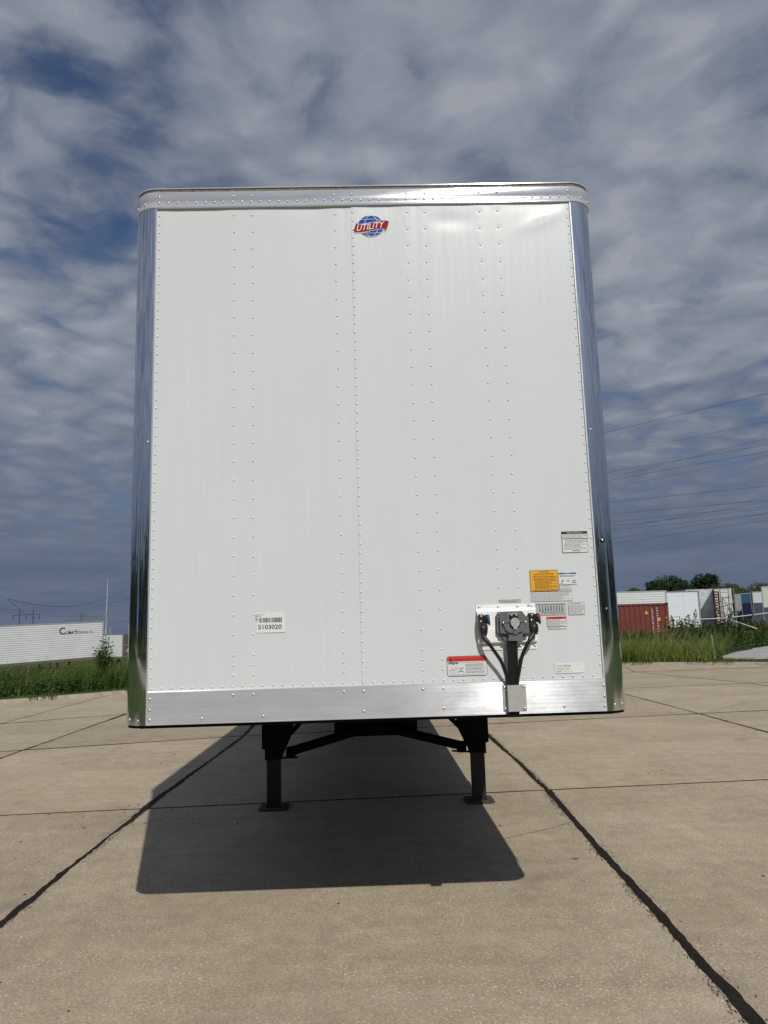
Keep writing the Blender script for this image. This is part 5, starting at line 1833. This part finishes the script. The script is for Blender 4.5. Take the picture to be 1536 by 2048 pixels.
span(at_depth(90, 1231, 600), at_depth(300, 1187, 260), 1.2, 'thin line passing just over the lettered trailer roof')
span(at_depth(109, 1232, 600), at_depth(300, 1196, 260), 1.0, 'thin line below it, rising towards the big trailer')
span(at_depth(78, 1230, 300), at_depth(300, 1222, 300), 1.3, 'nearly level line behind the distant pylon')
span(at_depth(200, 1249, 500), at_depth(300, 1233, 300), 0.2, 'lowest line behind the tall pale pole')


# ================================================================== VEGETATION
def blade_mesh(name, P, h, w, lean, seg=3, rng=RNG):
    n = len(P)
    a = rng.uniform(0, 2 * np.pi, n)
    wv = np.stack([np.cos(a), np.sin(a), np.zeros(n)], 1)
    rows = []
    for k in range(seg + 1):
        t = k / seg
        c = P + np.stack([lean[:, 0] * t ** 2 * h, lean[:, 1] * t ** 2 * h, h * (t - 0.18 * t * t * np.hypot(lean[:, 0], lean[:, 1]))], 1)
        ww = (w * (1 - t ** 1.6) * 0.5 + 0.0008)[:, None]
        rows.append(c - wv * ww); rows.append(c + wv * ww)
    V = np.stack(rows, 1).reshape(-1, 3)
    m = 2 * (seg + 1)
    b = (np.arange(n) * m)[:, None]
    F = np.concatenate([b + np.array([[2 * k, 2 * k + 1, 2 * k + 3, 2 * k + 2]]) for k in range(seg)], 0)
    return np_mesh(name, V, F)


def leaf_quads(C, size, rng=RNG, up=0.35, aspect=0.45):
    """leaf-shaped quads of random direction round the centres"""
    n = len(C)
    d = rng.normal(size=(n, 3)); d[:, 2] = np.abs(d[:, 2]) * up + 0.05 * rng.normal(size=n)
    d /= np.linalg.norm(d, axis=1)[:, None]
    r = rng.normal(size=(n, 3))
    s = np.cross(d, r); s /= np.linalg.norm(s, axis=1)[:, None]
    L = size[:, None]
    q0 = C - d * L * 0.5; q2 = C + d * L * 0.5
    q1 = C - s * L * aspect * 0.5; q3 = C + s * L * aspect * 0.5
    V = np.stack([q0, q1, q2, q3], 1).reshape(-1, 3)
    F = np.arange(len(V)).reshape(-1, 4)
    return V, F


def scatter(n, x0, x1, y0, y1, cond):
    out = []
    while sum(len(o) for o in out) < n:
        X = RNG.uniform(x0, x1, n * 2); Y = RNG.uniform(y0, y1, n * 2)
        k = cond(X, Y)
        out.append(np.stack([X[k], Y[k]], 1))
    return np.concatenate(out)[:n]


KERBX = np.array([p.x for p in KP]); KERBY = np.array([p.y for p in KP])


def kerb_dist(X, Y):
    """distance outside the far kerb, positive outside"""
    # far kerb as y(x)
    far = [(p.x, p.y) for p in KP if p.y > 9]
    far.sort()
    fx = np.array([p[0] for p in far]); fy = np.array([p[1] for p in far])
    yk = np.interp(X, fx, fy)
    yk = np.where(X < -12.1, 9, yk)
    d = (Y - yk) * 0.8
    return d


def clumpy(X, Y, s, seed):
    r = np.random.default_rng(seed)
    v = np.zeros_like(X)
    for _ in range(7):
        k = r.normal(size=2) * s
        v += np.sin(k[0] * X + k[1] * Y + r.uniform(0, 6.28))
    return v / 2.6


def grass(name, label, n, box, dmin, dmax, h0, hv, w, mat, cond=None, seed=1, leanx=0.25, seg=3, cat='grass'):
    def c(X, Y):
        d = kerb_dist(X, Y)
        k = (d > dmin) & (d < dmax)
        if cond is not None: k &= cond(X, Y)
        return k
    P = scatter(n, *box, c)
    z = tz(P[:, 0], P[:, 1]) - 0.02
    h = (h0 + hv * clumpy(P[:, 0], P[:, 1], 1.6, seed)) * RNG.uniform(0.6, 1.12, n)
    h = np.clip(h, 0.05, None)
    lean = np.stack([leanx + RNG.normal(size=n) * 0.28, RNG.normal(size=n) * 0.28], 1)
    me = blade_mesh(name, np.c_[P, z], h, RNG.uniform(0.6, 1.2, n) * w, lean, seg)
    o = link(name, me, mat)
    tag(o, label, cat, kind='stuff')
    return o


PADP = [(12.2, 23.4), (15.2, 27.5), (18.5, 31.6), (22.3, 36.6), (50, 42), (50, 18), (12.2, 18)]


def offpad(X, Y):
    # left of the line along the gravel pad
    lx = np.interp(Y, [22.9, 27.5, 36.6, 60], [12.0, 15.2, 22.3, 40])
    return X < lx


L_BOX = (-19, 3, 11, 32); R_BOX = (2, 26, 21, 42)
grass('tall_grass', 'dark green tall grass bank behind the left kerb', 30000, L_BOX, 0.9, 9, 0.70, 0.13, 0.022, 'grass_dark', seed=3, leanx=0.22)
grass('tall_grass', 'seeding grass stems standing above the left bank', 3500, L_BOX, 2.5, 9, 0.92, 0.16, 0.014, 'grass_light', seed=5, leanx=0.35)
grass('verge_grass', 'short bright grass strip along the left kerb', 9000, (-16, 3, 11, 26), 0.18, 1.3, 0.07, 0.025, 0.018, 'short_grass', seed=4, leanx=0.0, seg=2)
grass('tall_grass', 'bright green tall weeds just behind the right kerb', 26000, R_BOX, 0.35, 4.0, 0.78, 0.20, 0.024, 'grass_light', offpad, 6, 0.20)
grass('tall_grass', 'darker tall grass in front of the red container', 24000, R_BOX, 3.8, 9.5, 1.0, 0.12, 0.022, 'grass_dark', offpad, 7, 0.15)
grass('tall_grass', 'dry straw coloured seed stems among the right weeds', 2600, R_BOX, 0.6, 8.0, 1.12, 0.22, 0.013, 'straw', offpad, 15, 0.3)
grass('tall_grass', 'dry straw coloured stems among the left grass', 1500, L_BOX, 1.0, 8.0, 0.85, 0.2, 0.013, 'straw', None, 16, 0.4)
grass('verge_grass', 'patchy short grass between right kerb and gravel', 4500, (12, 26, 18, 27), 0.2, 1.7, 0.06, 0.03, 0.02, 'short_grass', None, 8, 0.0, 2)


grass('verge_grass', 'tufts of grass creeping over the kerb edge', 2200, (-12, 15, 13, 26), -0.10, 0.22, 0.10, 0.05, 0.018, 'short_grass', lambda X, Y: clumpy(X, Y, 3.0, 44) > 0.35, 17, 0.0, 2)


def broadleaf(name, label, n_pl, box, dmin, dmax, h0, mat, leaf, seed, cond=None, per=70, cat='weeds'):
    def c(X, Y):
        d = kerb_dist(X, Y)
        k = (d > dmin) & (d < dmax)
        if cond is not None: k &= cond(X, Y)
        return k
    P = scatter(n_pl, *box, c)
    hh = np.clip(h0 * (1 + 0.3 * clumpy(P[:, 0], P[:, 1], 1.2, seed)) * RNG.uniform(0.6, 1.2, n_pl), 0.1, None)
    t = RNG.random((n_pl, per)) ** 0.8
    rad_ = 0.24 * (1.15 - t)
    a = RNG.uniform(0, 6.28, (n_pl, per))
    C = np.stack([P[:, 0:1] + rad_ * np.cos(a) * RNG.random((n_pl, per)) ** .5, P[:, 1:2] + rad_ * np.sin(a), tz(P[:, 0:1], P[:, 1:2]) + t * hh[:, None]], 2).reshape(-1, 3)
    V, F = leaf_quads(C, RNG.uniform(0.6, 1.3, len(C)) * leaf, up=0.5)
    o = link(name, np_mesh(name, V, F), mat)
    tag(o, label, cat, kind='stuff')


broadleaf('broadleaf_weeds', 'low leafy dark weeds along the foot of the left grass bank', 330, (-15, 1, 12, 25), 0.7, 2.0, 0.46, 'weed_leaf', 0.075, 9)
broadleaf('broadleaf_weeds', 'leafy bushes mixed into the right weeds near the leaning post', 170, (11.5, 19, 23.5, 32), 1.6, 9, 0.80, 'weed_leaf', 0.10, 10, offpad, 130)
broadleaf('broadleaf_weeds', 'olive brown bushes beyond the gravel at the right edge', 260, (17.5, 34, 33, 44), 4, 30, 1.15, 'weed_olive', 0.12, 12, lambda X, Y: Y > 31.0 + (X - 18) * 0.55, 110)
broadleaf('broadleaf_weeds', 'darker bush clump under the pipe fence', 60, (14.5, 20.0, 31.0, 34.5), 2, 20, 1.2, 'weed_leaf', 0.11, 13, offpad, 150)


# sapling in front of the left trailer's end
def sapling(label, base, h, r, n, mat, leaf=0.10):
    T = thing('sapling', label, 'sapling', base)
    stem = MB()
    C = []
    for k in range(6):
        a = k * 1.05 + 0.3
        top = Vector((math.cos(a) * r * random.uniform(0.3, 0.9), math.sin(a) * r * 0.6, h * random.uniform(0.65, 1.0)))
        if k == 0: top = Vector((0.02, 0, h))
        st = Vector((0, 0, h * 0.15 * (k > 0)))
        mid = st.lerp(top, 0.5) + Vector((0, 0, -0.06))
        stem.tube([st, mid, top], 0.014, 5, r2=0.004)
        for _ in range(n // 6):
            t = random.random() ** 0.6
            p = st.lerp(top, t) + Vector([random.gauss(0, r * 0.22) for _ in range(3)])
            C.append(p[:])
    stem.build('trunk', 'stem', T)
    C = np.array(C)
    V, F = leaf_quads(C, RNG.uniform(0.6, 1.3, len(C)) * leaf, up=0.4, aspect=0.42)
    link('crown', np_mesh('crown', V, F), mat, T)


sapling('leafy green sapling standing before the right end of the lettered trailer', (-8.72, 20.6, 0.05), 1.47, 0.40, 1300, 'weed_leaf', 0.085)
sapling('thin tall weed at the far left of the grass bank', (-11.9, 18.6, 0.05), 1.22, 0.12, 60, 'weed_leaf', 0.06)


# trees
def tree_parts(seed, R, H, nl, leaf, flat=0.8):
    r = np.random.default_rng(seed)
    C = []
    ncl = 26
    cz = H - R * flat * 1.05
    for k in range(ncl):
        d = r.normal(size=3); d /= np.linalg.norm(d)
        rr = r.uniform(0.35, 0.85)
        cc = np.array([d[0] * R * rr, d[1] * R * rr, cz + d[2] * R * flat * rr * (1.0 if d[2] > 0 else 1.7)])
        cr = R * r.uniform(0.22, 0.42)
        m = nl // ncl
        q = r.normal(size=(m, 3)); q /= np.linalg.norm(q, axis=1)[:, None]
        C.append(cc + q * cr * (r.random((m, 1)) ** 0.35) * np.array([1, 1, 0.8]))
    C = np.concatenate(C)
    V, F = leaf_quads(C, r.uniform(0.6, 1.4, len(C)) * leaf, r, 0.6, 0.6)
    crown = np_mesh('crown', V, F)
    mb = MB()
    mb.tube([(0, 0, -0.5), (0.1, 0, H * 0.3), (0, 0.1, H * 0.55)], 0.035 * H, 8, r2=0.018 * H)
    for k in range(6):
        a = k * 1.05
        mb.tube([(0, 0, H * 0.3), (math.cos(a) * R * 0.5, math.sin(a) * R * 0.5, H * 0.62), (math.cos(a) * R * 0.75, math.sin(a) * R * 0.75, H * 0.8)], 0.012 * H, 5, r2=0.004 * H)
    return crown, mb.mesh('trunk')


TP = {}
for k, (sd, R, H, mt) in enumerate(((1, 4.8, 12.7, 'leaf_dark'), (2, 3.4, 12.4, 'leaf_dark'), (3, 4.6, 10.8, 'leaf_mid'), (4, 2.6, 9.2, 'leaf_mid'))):
    c, tr = tree_parts(sd, R, H, 5200, 0.42)
    c.materials.append(M[mt]); tr.materials.append(M['bark'])
    TP[k] = (c, tr)


def tree(k, px, py_top, d, s, label, group, rot=0.0, xy=None):
    c, tr = TP[k]
    if xy is None:
        b = at_depth(px, py_top, d)
        xy = (b.x, b.y)
        H = (12.7, 12.4, 10.8, 9.2)[k]
        z = b.z - H * s
    else:
        z = float(tz(xy[0], xy[1]))
    T = thing('tree', label, 'tree', (xy[0], xy[1], z), (0, 0, rot), group)
    T.scale = (s, s, s)
    link('crown', c, None, T); link('trunk', tr, None, T)


TG = 'trees behind the parked trailers'
tree(0, 1340, 1143, 180, 1.0, 'broad dark green tree, tallest of those behind the pale trailer', TG, 0.3)
tree(1, 1311, 1160, 184, 0.85, 'dark tree forming the left shoulder of the tree group', TG, 1.3)
tree(1, 1370, 1159, 186, 0.8, 'dark tree just right of the tallest one', TG, 2.2)
tree(1, 1409, 1146, 178, 1.0, 'round topped dark tree behind the aluminium trailer', TG, 4.0)
tree(2, 1441, 1160, 165, 1.0, 'lighter green tree behind the ladder trailer', TG, 1.0)
tree(2, 1470, 1168, 160, 0.8, 'mid green tree behind the red truck', TG, 2.0)
tree(2, 1390, 1166, 190, 0.9, 'green tree filling the gap under the two dark ones', TG, 5.0)
tree(3, 1267, 1173, 200, 1.0, 'small tree top peeping over the planked white trailer', TG, 0.5)
tree(3, 1285, 1177, 205, 0.8, 'tiny tree top next to the small one over the planked trailer', TG, 2.5)
tree(3, 1487, 1178, 200, 0.9, 'small dark tree between red truck and blue trailer', TG, 3.5)
tree(3, 1503, 1179, 190, 0.9, 'small tree right behind the blue trailer', TG, 1.5)
tree(2, 1530, 1158, 170, 0.85, 'olive green tree at the right edge of the picture', TG, 2.9)
# the wood that closes the view behind and beside the photographer (mirrored in the corner posts)
def far_wood():
    r = np.random.default_rng(77)
    C = []
    n = 150
    for k in range(n):
        a = rad(142 + 254 * (k + r.uniform(-0.3, 0.3)) / n)      # open only towards the yard in view
        d = r.uniform(52, 66)
        x, y = 3 + d * math.cos(a), 2 + d * math.sin(a)
        if -9.5 > y > -40 and abs(x) > 46 and -27 < y < -16:
            continue
        h = r.uniform(5.5, 10.5) * (1.35 if r.random() < 0.15 else 1.0)
        w = r.uniform(2.2, 4.2)
        m = 230
        q = r.normal(size=(m, 3)); q /= np.linalg.norm(q, axis=1)[:, None]
        q *= r.random((m, 1)) ** 0.33
        C.append(np.array([x, y, float(tz(x, y)) + h * 0.52]) + q * np.array([w, w, h * 0.52]))
    C = np.concatenate(C)
    V, F = leaf_quads(C, r.uniform(0.6, 1.5, len(C)) * 0.85, r, 0.6, 0.65)
    o = link('far_wood', np_mesh('far_wood', V, F), 'leaf_dark')
    tag(o, 'dark wood closing the view behind the yard, mirrored in the corner posts', 'wood', kind='stuff')


far_wood()
